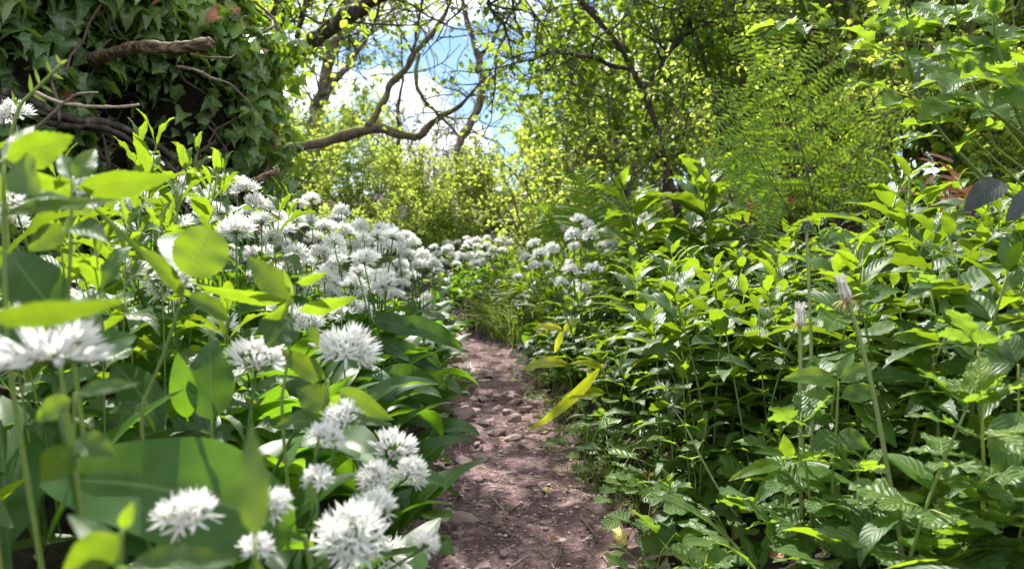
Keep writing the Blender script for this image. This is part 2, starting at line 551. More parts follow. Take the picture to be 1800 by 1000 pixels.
def G(x, Y):
    return float(ground(x, Y))


def drop(px, py):
    """where the view ray through a photo pixel meets the ground"""
    ys = np.linspace(0.25, 9, 3000)
    pts = np.array([P(px, py, 1.0)])
    dirv = (pts[0] - np.array((0, 0, CAM_H)))
    q = dirv[None] * ys[:, None] + np.array((0, 0, CAM_H))
    hit = np.nonzero(q[:, 2] <= ground(q[:, 0], q[:, 1]))[0]
    i = hit[0] if len(hit) else len(ys) - 1
    return q[i]


def axis(lo, hi, step, far, g):
    a = list(np.arange(lo, hi + 1e-6, step))
    s_, p = step, a[-1]
    while p < far:
        s_ *= g
        p += s_
        a.append(p)
    s_, p = step, a[0]
    b = []
    while p > -far:
        s_ *= g
        p -= s_
        b.append(p)
    return np.array(b[::-1] + a)


def grid(X, Yv, Z):
    ny, nx = X.shape
    i, j = np.meshgrid(np.arange(ny - 1), np.arange(nx - 1), indexing='ij')
    a = i * nx + j
    return np.stack([X, Yv, Z], -1).reshape(-1, 3), np.stack([a, a + 1, a + nx + 1, a + nx], -1).reshape(-1, 4)


gx, gy = axis(-2.2, 2.2, 0.03, 260, 1.25), axis(-0.6, 6.5, 0.03, 300, 1.25)
X, Yg = np.meshgrid(gx, gy)
Z = ground(X, Yg) + 0.012 * fbm(X * 14, Yg * 14, 3, 3) * (np.abs(X) < 3)
Z = Z - 0.02 * (1 - sstep(HALF - 0.06, HALF + 0.03, np.abs(side(X, Yg))))
mb = MB()
mb.add(*grid(X, Yg, Z))
tag(mb.build('ground', M_SOIL), 'dark leaf-littered soil under the plants on both banks', kind='structure')

# the trodden path: its own finer sheet just above the ground
s_ = np.arange(0.35, 6.0, 0.0075)
uu = np.linspace(-1, 1, 61)
Yp, Up = np.meshgrid(s_, uu, indexing='ij')
slp = (path_x(s_ + 0.05) - path_x(s_ - 0.05)) / 0.1
nx_ = (1 / np.sqrt(1 + slp ** 2))[:, None]
ny_ = (-slp / np.sqrt(1 + slp ** 2))[:, None]
hw = 0.235
Xp = path_x(s_)[:, None] + Up * hw * nx_
Yq = Yp + Up * hw * ny_
PATH_BUMP = lambda x, y: 0.018 * fbm(x * 9, y * 9, 3, 21) + 0.0065 * fbm(x * 42, y * 42, 3, 25) + 0.007 * np.maximum(fbm(x * 26, y * 26, 2, 29) - 0.12, 0) * 3
Zp = ground(Xp, Yq) * (1 - sstep(1.0, 0.72, np.abs(Up))) + PATH_BUMP(Xp, Yq) + 0.004 - 0.012 * (1 - np.abs(Up) ** 2) - 0.03 * sstep(0.86, 1.0, np.abs(Up))
mb = MB()
mb.add(*grid(Xp, Yq, Zp))
tag(mb.build('path', M_PATH), 'narrow trodden earth path with stones between the plants', kind='structure')


def path_z(x, y):
    return float(PATH_BUMP(np.float64(x), np.float64(y))) + 0.0 + max(0.0, G(x, y)) * 0.6 - 0.008


# ------------------------------------------------------------------ leaf shapes
def leafT(nl, nc, wfun, wid, fold=0.25, droop=0.6, teeth=0, wav=0.0, petiole=0.0, twist=0.0, tooth_n=0):
    """a leaf one unit long, growing along +y, upper side +z; nc columns (even)"""
    t = np.linspace(0, 1, nl + 1)
    bl = np.clip((t - petiole) / (1 - petiole), 0, 1)
    w = np.array([wfun(a) for a in bl]) * wid / 2
    w = np.where(t < petiole, 0.012, np.maximum(w, 0.006))
    if teeth:
        w = w * (1 + teeth * np.where(np.arange(nl + 1) % 2 == 0, 1, -1) * (bl > 0.04) * (bl < 0.97))
    c = np.linspace(-1, 1, nc + 1)
    th = droop * t ** 1.3 - droop * 0.25
    dy, dz = np.cos(th), -np.sin(th)
    y = np.concatenate([[0], np.cumsum((dy[1:] + dy[:-1]) / 2) / nl])
    z = np.concatenate([[0], np.cumsum((dz[1:] + dz[:-1]) / 2) / nl])
    Xl = w[:, None] * c[None]
    rise = fold * np.abs(Xl) + wav * w[:, None] * np.sin(t * 17)[:, None] * c[None] * np.abs(c[None])
    nyv, nzv = np.sin(th), np.cos(th)
    tw = twist * t
    Vx = Xl * np.cos(tw)[:, None]
    rise = rise + Xl * np.sin(tw)[:, None]
    V = np.stack([Vx, y[:, None] + rise * nyv[:, None], z[:, None] + rise * nzv[:, None]], -1)
    if teeth:   # push tooth tips forward
        V[:, :, 1] += (np.abs(c)[None] ** 2) * (np.where(np.arange(nl + 1) % 2 == 0, 1, 0) * (bl > 0.04) * (bl < 0.97))[:, None] * 0.5 / nl
    A = np.stack([np.broadcast_to(c[None], Xl.shape), np.broadcast_to(bl[:, None], Xl.shape), np.zeros_like(Xl)], -1)
    i, j = np.meshgrid(np.arange(nl), np.arange(nc), indexing='ij')
    a = i * (nc + 1) + j
    Fq = np.stack([a, a + 1, a + nc + 2, a + nc + 1], -1).reshape(-1, 4)
    return V.reshape(-1, 3), Fq, A.reshape(-1, 3)


ell = lambda t: math.sin(math.pi * min(1, t) ** 0.85) ** 0.75 if 0 < t < 1 else 0
lanc = lambda t: (math.sin(math.pi * t ** 0.72) ** 0.9) * (1 - 0.25 * t) if 0 < t < 1 else 0
ovate = lambda t: (math.sin(math.pi * t ** 0.62) ** 0.75) if 0 < t < 1 else 0
roundf = lambda t: math.sqrt(max(0, 1 - (2 * t - 1) ** 2))
garl = lambda t: math.sin(math.pi * t ** 0.8) ** 0.8 * (1 - 0.1 * t) if 0 < t < 1 else 0

MERC_T = [leafT(18, 4, lanc, U(0.33, 0.44), U(0.12, 0.4), U(0.3, 1.3), 0.05, U(0.05, 0.2), 0.08, U(-0.3, 0.3)) for _ in range(6)]
MERC_LO = [leafT(7, 2, lanc, U(0.33, 0.44), U(0.12, 0.4), U(0.3, 1.3), 0, 0, 0.08, U(-0.3, 0.3)) for _ in range(4)]
GARL_T = [leafT(16, 6, garl, U(0.27, 0.34), U(0.15, 0.55), d, 0, U(0.05, 0.22), U(0.16, 0.26), U(-0.5, 0.5)) for d in (0.9, 1.3, 1.7, 2.1, 2.5, 1.5)]
TREE_T = [leafT(4, 2, ovate, U(0.6, 0.8), U(0.1, 0.4), U(0.2, 1.0), 0, 0, 0.15) for _ in range(3)]
TREE_S = [leafT(3, 2, ovate, U(0.6, 0.85), 0.3, 0.6, 0, 0, 0.1) for _ in range(2)]
HAZ_T = [leafT(8, 4, roundf, U(0.75, 0.92), U(0.1, 0.35), U(0.2, 0.9), 0.05, 0.1, 0.18) for _ in range(3)]
BRAM_T = [leafT(22, 4, ovate, U(0.58, 0.7), U(0.15, 0.35), U(0.3, 0.9), 0.06, 0.15, 0.03) for _ in range(3)]
AVEN_T = [leafT(14, 4, lambda t: ovate(t) * (0.75 + 0.5 * t) if t < 0.96 else 0.35, U(0.72, 0.9), U(0.1, 0.3), U(0.2, 0.8), 0.08, 0.15, 0.04) for _ in range(3)]
BLADE_T = leafT(7, 2, lambda t: (1 - t) ** 0.6 if t > 0.03 else 0.5, 0.03, 0.6, 1.3)
SEED_T = [leafT(8, 4, roundf, U(0.7, 0.95), 0.2, U(0.2, 0.7), 0.03, 0.1, 0.12) for _ in range(2)]


def ivyT(fold, droop):
    """five-lobed ivy leaf about one unit long with its stalk end at the origin"""
    half = [(0, 0.0), (0.14, -0.10), (0.34, -0.07), (0.47, 0.07), (0.40, 0.19), (0.45, 0.31), (0.50, 0.45), (0.38, 0.50), (0.27, 0.57), (0.16, 0.78), (0.0, 1.0)]
    V, A, Fq = [], [], []
    spine = [(0, t) for t in (0.0, 0.22, 0.36, 0.52, 0.7, 1.0)]
    pts = [(x, y) for x, y in spine]
    V = [np.array((x, y)) for x, y in pts]
    def bend(x, y):
        th = droop * (y * y)
        return (x, y * math.cos(th * 0.5), fold * abs(x) - y * math.sin(th * 0.6) + 0.05 * math.sin(9 * y + 5 * x))
    P3, Al = [], []
    for x, y in spine:
        P3.append(bend(x, y)); Al.append((0, y, 0))
    for sgn in (1, -1):
        o = len(P3)
        for x, y in half[1:-1]:
            P3.append(bend(sgn * x, y)); Al.append((sgn * x * 1.9, y, 0))
        i = lambda k: o + k - 1
        tri = [(0, i(1), i(2)), (0, i(2), 1), (1, i(2), i(3)), (1, i(3), i(4)), (1, i(4), 2), (2, i(4), i(5)), (2, i(5), i(6)), (2, i(6), i(7)), (2, i(7), 3), (3, i(7), i(8)), (3, i(8), 4), (4, i(8), i(9)), (4, i(9), 5)]
        Fq += [t if sgn > 0 else t[::-1] for t in tri]
    Fq = np.array(Fq)
    return np.array(P3), np.concatenate([Fq, np.full((len(Fq), 1), -1)], 1), np.array(Al)


IVY_T = [ivyT(f, d) for f, d in ((0.25, 0.6), (0.5, 1.1), (-0.2, 0.9), (0.4, 1.6))]


def aim(d, n, s):
    return frames(np.atleast_2d(d), np.atleast_2d(n)) * np.reshape(s, (-1, 1, 1))


# ------------------------------------------------------------------ wild garlic
def flower_head(nf, spread, seed):
    g = np.random.default_rng(seed)
    mb = MB()
    petal = leafT(4, 2, lambda t: (math.sin(math.pi * (0.12 + 0.86 * t) ** 0.8)) ** 0.8 if t < 1 else 0, 0.215, 0.35, -0.5)
    olo, ohi = ((0.35, 1.2), (0.5, 1.3), (0.1, 0.7), (0.3, 1.1))[seed % 4]
    i = np.arange(nf) + 0.5
    cz = 1 - (1 - math.cos(spread)) * i / nf
    th = np.pi * (1 + 5 ** 0.5) * i
    sz = np.sqrt(1 - cz ** 2)
    D = unit(np.stack([sz * np.cos(th), sz * np.sin(th), cz], -1) + g.normal(0, 0.16, (nf, 3)))
    Lp = 0.017 * g.uniform(0.65, 1.2, nf)
    for d, L in zip(D, Lp):
        mid = d * L * 0.5 + np.array((0, 0, 0.0008))
        mb.tube([(0, 0, 0), mid, d * L], 0.00048, 3, 1)
        c = d * L
        x = unit(np.cross(d, (0.31, 0.17, 0.93)))
        y = np.cross(d, x)
        ph = g.uniform(0, 6.28)
        op = g.uniform(olo, ohi)           # how far this floret is open
        a = ph + np.arange(6) * math.pi / 3 + g.normal(0, 0.1, 6)
        rad = np.cos(a)[:, None] * x + np.sin(a)[:, None] * y
        pd = unit(rad * math.sin(op) + d * math.cos(op))
        mb.inst(petal, aim(pd, np.repeat((d)[None], 6, 0) + rad * -0.4, 0.0138 * g.uniform(0.85, 1.1, 6)), np.repeat(c[None], 6, 0) + rad * 0.0006, 0)
        mb.tube([c - d * 0.0008, c + d * 0.0012, c + d * 0.0026], [0.0008, 0.0014, 0.0006], 5, 2)
    return mb.mesh('flower_head', [M_PETAL, M_STEM, M_OVARY])


HEADS = [flower_head(n, s, 50 + k) for k, (n, s) in enumerate(((36, 1.4), (32, 1.25), (40, 1.55), (28, 1.15), (34, 1.35), (26, 1.2), (38, 1.6)))]
SPARSE = [flower_head(9, 1.3, 91), flower_head(7, 1.2, 92), flower_head(12, 1.5, 93)]
_t = np.linspace(0, 1, 7)
STALKS = []
for k in range(4):
    m_ = MB()
    m_.tube(np.stack([0.02 * np.sin(_t * math.pi) * math.cos(k * 1.7), 0.02 * np.sin(_t * math.pi) * math.sin(k * 1.7), _t], -1) * np.array((1, 1, 1)), 0.0022 - 0.0006 * _t, 6)
    STALKS.append(m_.mesh('stalk', M_GSTK))
GLEAF = []
for T in GARL_T:
    for k in range(2):
        m_ = MB()
        m_.inst(T, np.eye(3)[None], np.zeros((1, 3)), 0, [U(0, 1)])
        GLEAF.append(m_.mesh('leaf', M_GARL))
HEAD_R = 0.0285
garlic = []          # (root, head point, lean, size) for the labels


def garlic_plant(head, size=1.0, sparse=False, base=None, nleaf=2, lsize=None):
    """one plant: flower head at `head`, stalk down to the ground, broad leaves from its base"""
    head = np.asarray(head, float)
    if base is None:
        lx, ly = U(-0.05, 0.05), U(-0.03, 0.06)
        d = side(head[0], head[1])
        bx, by = head[0] + lx, head[1] + ly
        if abs(side(bx, by)) < HALF + 0.03:          # root in the bank, not on the path
            bx = path_x(by) + math.copysign(HALF + U(0.04, 0.1), d if abs(d) > 0.02 else -1)
        base = np.array((bx, by, G(bx, by) - 0.004))
    r = thing('wild_garlic', base)
    v = head - base
    L = float(np.linalg.norm(v))
    q = Vector(v).to_track_quat('Z', 'Y')
    st = link('stalk', STALKS[int(rng.integers(4))], r)
    st.rotation_mode = 'QUATERNION'
    st.rotation_quaternion = q
    wd = 0.8 * max(0.8, size)
    st.scale = (wd, wd, L)
    h = link('flower_head', (SPARSE if sparse else HEADS)[int(rng.integers(3 if sparse else 7))], r, v)
    up = unit(v) + np.array((U(-0.45, 0.45), U(-0.6, 0.15), 0.5))
    h.rotation_mode = 'QUATERNION'
    h.rotation_quaternion = Vector(up).to_track_quat('Z', 'Y') @ Matrix.Rotation(U(0, 6.28), 3, 'Z').to_quaternion()
    h.scale = (size,) * 3
    a0 = U(0, 6.28)
    for k in range(nleaf):
        ll = (lsize or U(0.17, 0.235)) * min(1.15, max(0.75, L / 0.28))
        lf = link('leaf', GLEAF[int(rng.integers(len(GLEAF)))], r, (U(-.008, .008), U(-.008, .008), 0))
        lf.rotation_euler = (U(0.75, 1.25), 0, a0 + k * 2.6 + U(-0.5, 0.5))
        lf.scale = (ll * U(0.85, 1.1), ll, ll)
    garlic.append([r, head, size, sparse])
    return r


UMB = """90,642,215 15,400,90 25,207,70 330,925,150,.40 470,895,95,.43 450,972,85,.43 618,950,150,.47 672,985,110 745,962,70,.5 5,985,100 450,650,128 607,625,128
690,800,112 655,905,105,.52 570,778,88,.53 604,738,82,.55 660,845,80,.56 722,835,78,.62 560,850,80,.50 300,505,100 235,490,85 390,585,82 415,412,82 70,375,100 30,375,90 235,375,80 270,365,72 352,357,52 400,330,56 432,338,56
447,362,52 475,370,52 460,398,62 417,412,56 500,412,56 547,357,43 600,375,39 545,392,41 570,405,46 587,432,51 520,450,52 562,450,52 408,464,56 472,459,40
597,467,52 645,462,58 632,402,41 670,410,46 690,422,50 720,455,41 682,440,46 742,452,36 675,492,51 570,492,52 627,490,42 640,425,41 683,408,38 640,463,60
677,507,56 620,512,62 640,550,48 744,457,32 760,466,30 750,527,27 610,545,56 580,520,52 540,470,50 500,440,50 660,450,42 700,440,38 615,440,44 480,420,54
705,505,40 725,490,34 735,470,34 440,385,54 380,345,50 365,375,54 490,390,48 520,395,48 555,425,46 605,410,42 655,435,40 705,470,36 595,495,50 545,575,70 520,560,60
500,480,52 530,510,52 465,490,56 655,520,50 340,400,60 330,330,50 310,350,56 290,380,62 180,375,75 150,330,60 770,480,26 725,430,36 590,390,38 712,420,34"""
for tok in UMB.split():
    x, y, d, *oy = map(float, tok.split(','))
    sz = U(0.95, 1.1)
    Y = 2 * HEAD_R * sz * 1.06 * F_PX / d
    if oy:
        Y = oy[0]
        sz = d * Y / (2 * HEAD_R * 1.06 * F_PX)
    if Y > 2.6:
        Y = U(2.3, 2.8)
    garlic_plant(P(x, y, Y), sz, nleaf=2 if Y > 0.5 else 1)
    if d < 62 and U(0, 1) < 0.62:
        garlic_plant(P(x + U(-0.6, 0.6) * d, y + U(-0.1, 0.75) * d, Y + U(0.03, 0.16)), U(0.8, 1.05), nleaf=1)
# the drift beyond the bend and the small group on the right bank
FAR = """787,437 807,430 834,437 854,433 894,433 814,457 780,463 874,430 904,447 825,428 845,450 865,445 795,450 885,445 770,450 840,425 860,425 815,440 880,425 827,455 800,470
915,432 905,425 780,440 850,462 835,468 762,440 755,455 870,455 890,455 818,420 838,445 790,428 808,448 860,437"""
for k, tok in enumerate(FAR.split()):
    x, y = map(float, tok.split(','))
    Y = 4.45 + U(0, 1.1) + (455 - y) * 0.012
    garlic_plant(P(x + U(-4, 4), y + U(-3, 3), Y), U(1.25, 1.6), nleaf=2, lsize=0.2)
RIGHT = """951,453,40 941,433,30 911,490,24 1004,480,38 1044,477,38 984,500,32 1028,512,34 1081,503,27 1018,392,36 1008,417,36 1038,417,34 1058,437,32 1078,433,32 998,405,28
1010,438,30 925,455,28 970,440,30 960,470,28 1035,400,30 940,470,26"""
for tok in RIGHT.split():
    x, y, d = map(float, tok.split(','))
    garlic_plant(P(x, y, min(3.1, max(1.75, 2 * HEAD_R * F_PX / d))), 1.0, nleaf=2, lsize=0.16)
for x, y, Y in ((780, 560, 2.15), (750, 610, 1.75), (820, 650, 1.8), (717, 713, 1.35), (934, 608, 2.0), (1165, 690, 1.15), (600, 560, 1.0), (895, 700, 0)):
    if Y:
        garlic_plant(P(x, y, Y), 0.75, True, nleaf=1)
# leafy fill in front of and between the flowers, and along the left side of the path
for k in range(40):
    Y = U(0.5, 1.25)
    x = -U(0.02, 0.30) * (0.6 + Y) + path_x(Y) - HALF + 0.02
    r = thing('wild_garlic', (x, Y, G(x, Y) - 0.004))
    a0 = U(0, 6.28)
    for j in range(3):
        ll = U(0.15, 0.22)
        lf = link('leaf', GLEAF[int(rng.integers(len(GLEAF)))], r, (U(-.01, .01), U(-.01, .01), 0))
        lf.rotation_euler = (U(0.55, 1.2), 0, a0 + j * 2.1 + U(-0.5, 0.5))
        lf.scale = (ll, ll, ll)
    garlic.append([r, np.array((x, Y, G(x, Y) + 0.12)), 0, None])
for k in range(46):
    Y = 0.75 + 2.9 * (k + U(0, 1)) / 46
    x = path_x(Y) - HALF - U(0.02, 0.16)
    r = thing('wild_garlic', (x, Y, G(x, Y) - 0.004))
    a0 = U(-1.2, 1.2)
    for j in range(2):
        ll = U(0.17, 0.23)
        lf = link('leaf', GLEAF[int(rng.integers(len(GLEAF)))], r, (U(-.01, .01), U(-.01, .01), 0))
        lf.rotation_euler = (U(0.6, 1.05), 0, -1.57 + a0 + j * U(-0.9, 0.9))
        lf.scale = (ll, ll, ll)
    garlic.append([r, np.array((x + 0.06, Y, G(x, Y) + 0.1)), 0, None])

# ------------------------------------------------------------------ dog's mercury
def mercury_shape(H, npair, seed, lo=False, lmax=0.104, top=True):
    st, fo = MB(), MB()
    t = np.linspace(0, 1, 7)
    bx, by = U(-0.05, 0.05), U(-0.05, 0.05)
    pts = np.stack([bx * t ** 2, by * t ** 2, H * t], -1)
    st.tube(pts, 0.0019 - 0.0008 * t, 4 if lo else 6)
    lib = MERC_LO if lo else MERC_T
    a0 = U(0, 6.28)
    for k in range(npair):
        f = 0.36 + 0.62 * (k / (npair - 1)) ** 0.85
        p = np.array([np.interp(f, t, pts[:, i]) for i in range(3)])
        prof = math.sin(math.pi * (0.18 + 0.72 * (k / (npair - 1)))) if top else 1
        L = lmax * max(0.42, prof) * U(0.85, 1.15)
        for s in (0, math.pi):
            a = a0 + k * 1.5708 + s + U(-0.35, 0.35)
            el = -0.12 + 1.05 * (k / (npair - 1)) ** 1.6 + U(-0.25, 0.25)
            d = np.array((math.cos(a) * math.cos(el), math.sin(a) * math.cos(el), math.sin(el)))
            n = np.array((-math.cos(a) * math.sin(el), -math.sin(a) * math.sin(el), math.cos(el))) + np.array((U(-.25, .25), U(-.25, .25), 0))
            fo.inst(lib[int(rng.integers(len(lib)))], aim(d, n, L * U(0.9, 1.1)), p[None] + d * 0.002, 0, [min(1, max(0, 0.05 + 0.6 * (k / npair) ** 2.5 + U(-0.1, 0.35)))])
    return st, fo


MSH = []
for k in range(12):
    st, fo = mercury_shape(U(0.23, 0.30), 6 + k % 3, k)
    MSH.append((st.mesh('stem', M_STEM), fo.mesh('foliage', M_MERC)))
mercury = []


def mercury_plant(x, y, s=1.0, z=None, cat='plant', tilt=None):
    z = G(x, y) if z is None else z
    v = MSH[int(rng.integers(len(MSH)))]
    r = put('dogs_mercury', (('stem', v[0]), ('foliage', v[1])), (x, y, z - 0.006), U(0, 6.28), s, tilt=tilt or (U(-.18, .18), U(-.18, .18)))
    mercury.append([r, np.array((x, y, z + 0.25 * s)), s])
    return r


cand = []
sp_ = 0.071
for iy in np.arange(0.72, 4.3, sp_):
    for ix in np.arange(-0.2, 2.9, sp_):
        x, y = ix + U(-.035, .035), iy + U(-.035, .035)
        d = float(side(x, y))
        if d < HALF + 0.05 + 0.05 * max(0, 1.5 - y) * 2 or x > 0.72 * y + 0.55:
            continue
        if y < 1.05 and x < 0.34 + (1.05 - y) * 0.9:
            continue
        if y > 1.9 and d > 0.45 + (y - 1.9) * 0.2 + U(0, 0.3):
            continue
        cand.append((y + 0.15 * abs(x) + 10 * (x > 0.72 * y + 0.08), x, y))
cand.sort()
late = []
for k, (_, x, y) in enumerate(cand):
    if k < 205:
        mercury_plant(x, y, U(0.82, 1.2) * (0.8 if side(x, y) < HALF + 0.1 else 1))
    else:
        late.append((x, y))
for k in range(26):
    Y = 0.95 + 2.2 * rng.random() ** 1.2
    x = path_x(Y) + HALF + U(0.05, 0.26)
    mercury_plant(x, Y, U(0.42, 0.66))
# taller leafy shoots standing behind, below the thicket, and on the left bank among the garlic
for px, py, Y in ((1240, 290, 2.0), (1205, 300, 2.0), (1165, 300, 2.1), (1130, 310, 2.2), (1270, 330, 1.95), (1095, 345, 2.3), (1190, 345, 1.95), (1150, 350, 2.1), (1225, 350, 1.9), (1515, 300, 1.35), (1600, 335, 1.35), (1560, 345, 1.4),
                  (205, 285, 0.95), (245, 300, 1.0), (290, 296, 1.05), (320, 320, 1.1), (180, 300, 0.85), (265, 320, 0.95), (225, 335, 0.9), (150, 290, 0.9), (370, 318, 1.3), (460, 345, 1.4), (490, 352, 1.55), (590, 400, 1.7), (310, 365, 0.9), (215, 268, 1.05), (330, 300, 1.25), (232, 268, 1.4), (300, 275, 1.5), (60, 330, .62), (140, 350, .7), (200, 395, .72), (280, 420, .75), (95, 420, .66), (390, 520, .8), (170, 470, .62), (440, 560, .78), (350, 600, .7)):
    tp = P(px, py, Y)
    z = G(tp[0], tp[1])
    s = min(1.75, max(0.55, (tp[2] - z) / 0.275))
    r = mercury_plant(tp[0], tp[1], s, tilt=(U(-.06, .06), U(-.06, .06)))
    if px < 700:
        r.scale = (s * 0.62, s * 0.62, s)

# low leafage under the plants: nobody could count it
mb = MB()
n = 19000
x = rng.uniform(-3.2, 3.4, n)
y = rng.uniform(0.5, 6.5, n) ** 1.0
d = side(x, y)
ok = (np.abs(d) > HALF + 0.03) & (np.abs(x) < 0.75 * y + 0.8)
x, y, d = x[ok], y[ok], d[ok]
z = ground(x, y) + rng.uniform(0.01, 0.12, len(x)) * sstep(HALF, HALF + 0.25, np.abs(d)) + 0.004
el = rng.uniform(-0.4, 0.8, len(x))
az = rng.uniform(0, 6.28, len(x))
D = np.stack([np.cos(az) * np.cos(el), np.sin(az) * np.cos(el), np.sin(el)], -1)
Nn = np.stack([rng.normal(0, .35, len(x)), rng.normal(0, .35, len(x)), np.ones(len(x))], -1)
pick = rng.integers(len(MERC_LO), size=len(x))
for k, T in enumerate(MERC_LO):
    q = pick == k
    mb.inst(T, aim(D[q], Nn[q], rng.uniform(0.035, 0.09, q.sum())), np.stack([x, y, z], -1)[q])
tag(mb.build('undergrowth', M_MERC), 'low dark leafy undergrowth carpeting both banks', kind='stuff')
mb = MB()
for (xx, yy) in late[:1100]:
    st, fo = mercury_shape(U(0.23, 0.3), 4, 0, True)
    o = np.array((xx, yy, G(xx, yy)))
    for src, mi in ((st, 1), (fo, 0)):
        V, Fq, A = np.concatenate(src.V), np.concatenate(src.F), np.concatenate(src.A)
        mb.add(V + o, Fq, A, mi)
tag(mb.build('ground_cover', [M_MERC, M_STEM]), 'mass of toothed leafy plants farther up the right bank', kind='stuff')


# ------------------------------------------------------------------ hero plants with leaves set one by one
def plant_px(name, label, cat, Y, stem, leaves, mat, stem_r=0.0018, lib=None, group=None, stem_mat=None, grounded=True):
    """stem: photo points from bottom to top; leaves: (base, tip, width px, roll, dY tip, sag, random)"""
    pts = [P(x_, y_, Y + (dy[0] if dy else 0)) for x_, y_, *dy in stem]
    b = pts[0]
    if grounded:
        g0 = np.array((b[0] + 0.02, b[1] + 0.02, G(b[0] + 0.02, b[1] + 0.02) - 0.005))
        if g0[2] < b[2] - 0.01:
            pts = [g0] + pts
    root = thing(name, pts[0], label, cat, group)
    ts = np.linspace(0, 1, len(pts))
    tt = np.linspace(0, 1, 4 * len(pts))
    pp = np.array(pts)
    sm = np.stack([np.interp(tt, ts, pp[:, i]) for i in range(3)], -1)
    k = np.ones(3) / 3
    for i in range(3):
        sm[1:-1, i] = np.convolve(sm[:, i], k, 'valid')
    mb = MB()
    mb.tube(sm, np.linspace(stem_r, stem_r * 0.6, len(sm)), 6)
    mb.build('stem', stem_mat or M_STEM, root, pts[0])
    for (bx, by, tx, ty, w, roll, dY, sag, rnd) in leaves:
        p0, p1 = P(bx, by, Y), P(tx, ty, Y + dY)
        L = float(np.linalg.norm(p1 - p0))
        wid = w * (1.2 if Y < 0.5 and cat == 'plant' else 1) * Y / F_PX / L
        fn = lib or lanc
        T = leafT(20, 6, fn, wid, 0.18, sag, 0.03 if fn in (lanc, ovate) else 0, 0.08, 0.05)
        # undo the bend so that the tip lands on p1
        V = T[0].copy()
        tip = V[-4].copy()
        ang = math.atan2(tip[2], tip[1])
        c, s_n = math.cos(-ang), math.sin(-ang)
        V[:, 1], V[:, 2] = c * V[:, 1] - s_n * V[:, 2], s_n * V[:, 1] + c * V[:, 2]
        V = V / np.linalg.norm(tip[1:])
        d = unit(p1 - p0)
        view = unit(np.array((0, 0, CAM_H)) - p0)
        up = np.array((0, 0, 1.0))
        roll *= 0.55
        n_ = view * math.cos(roll) + up * math.sin(roll)
        mb = MB()
        mb.inst((V, T[1], T[2]), aim(d, n_, L), p0[None], 0, [rnd])
        mb.build('leaf', mat, root, pts[0])
    return root


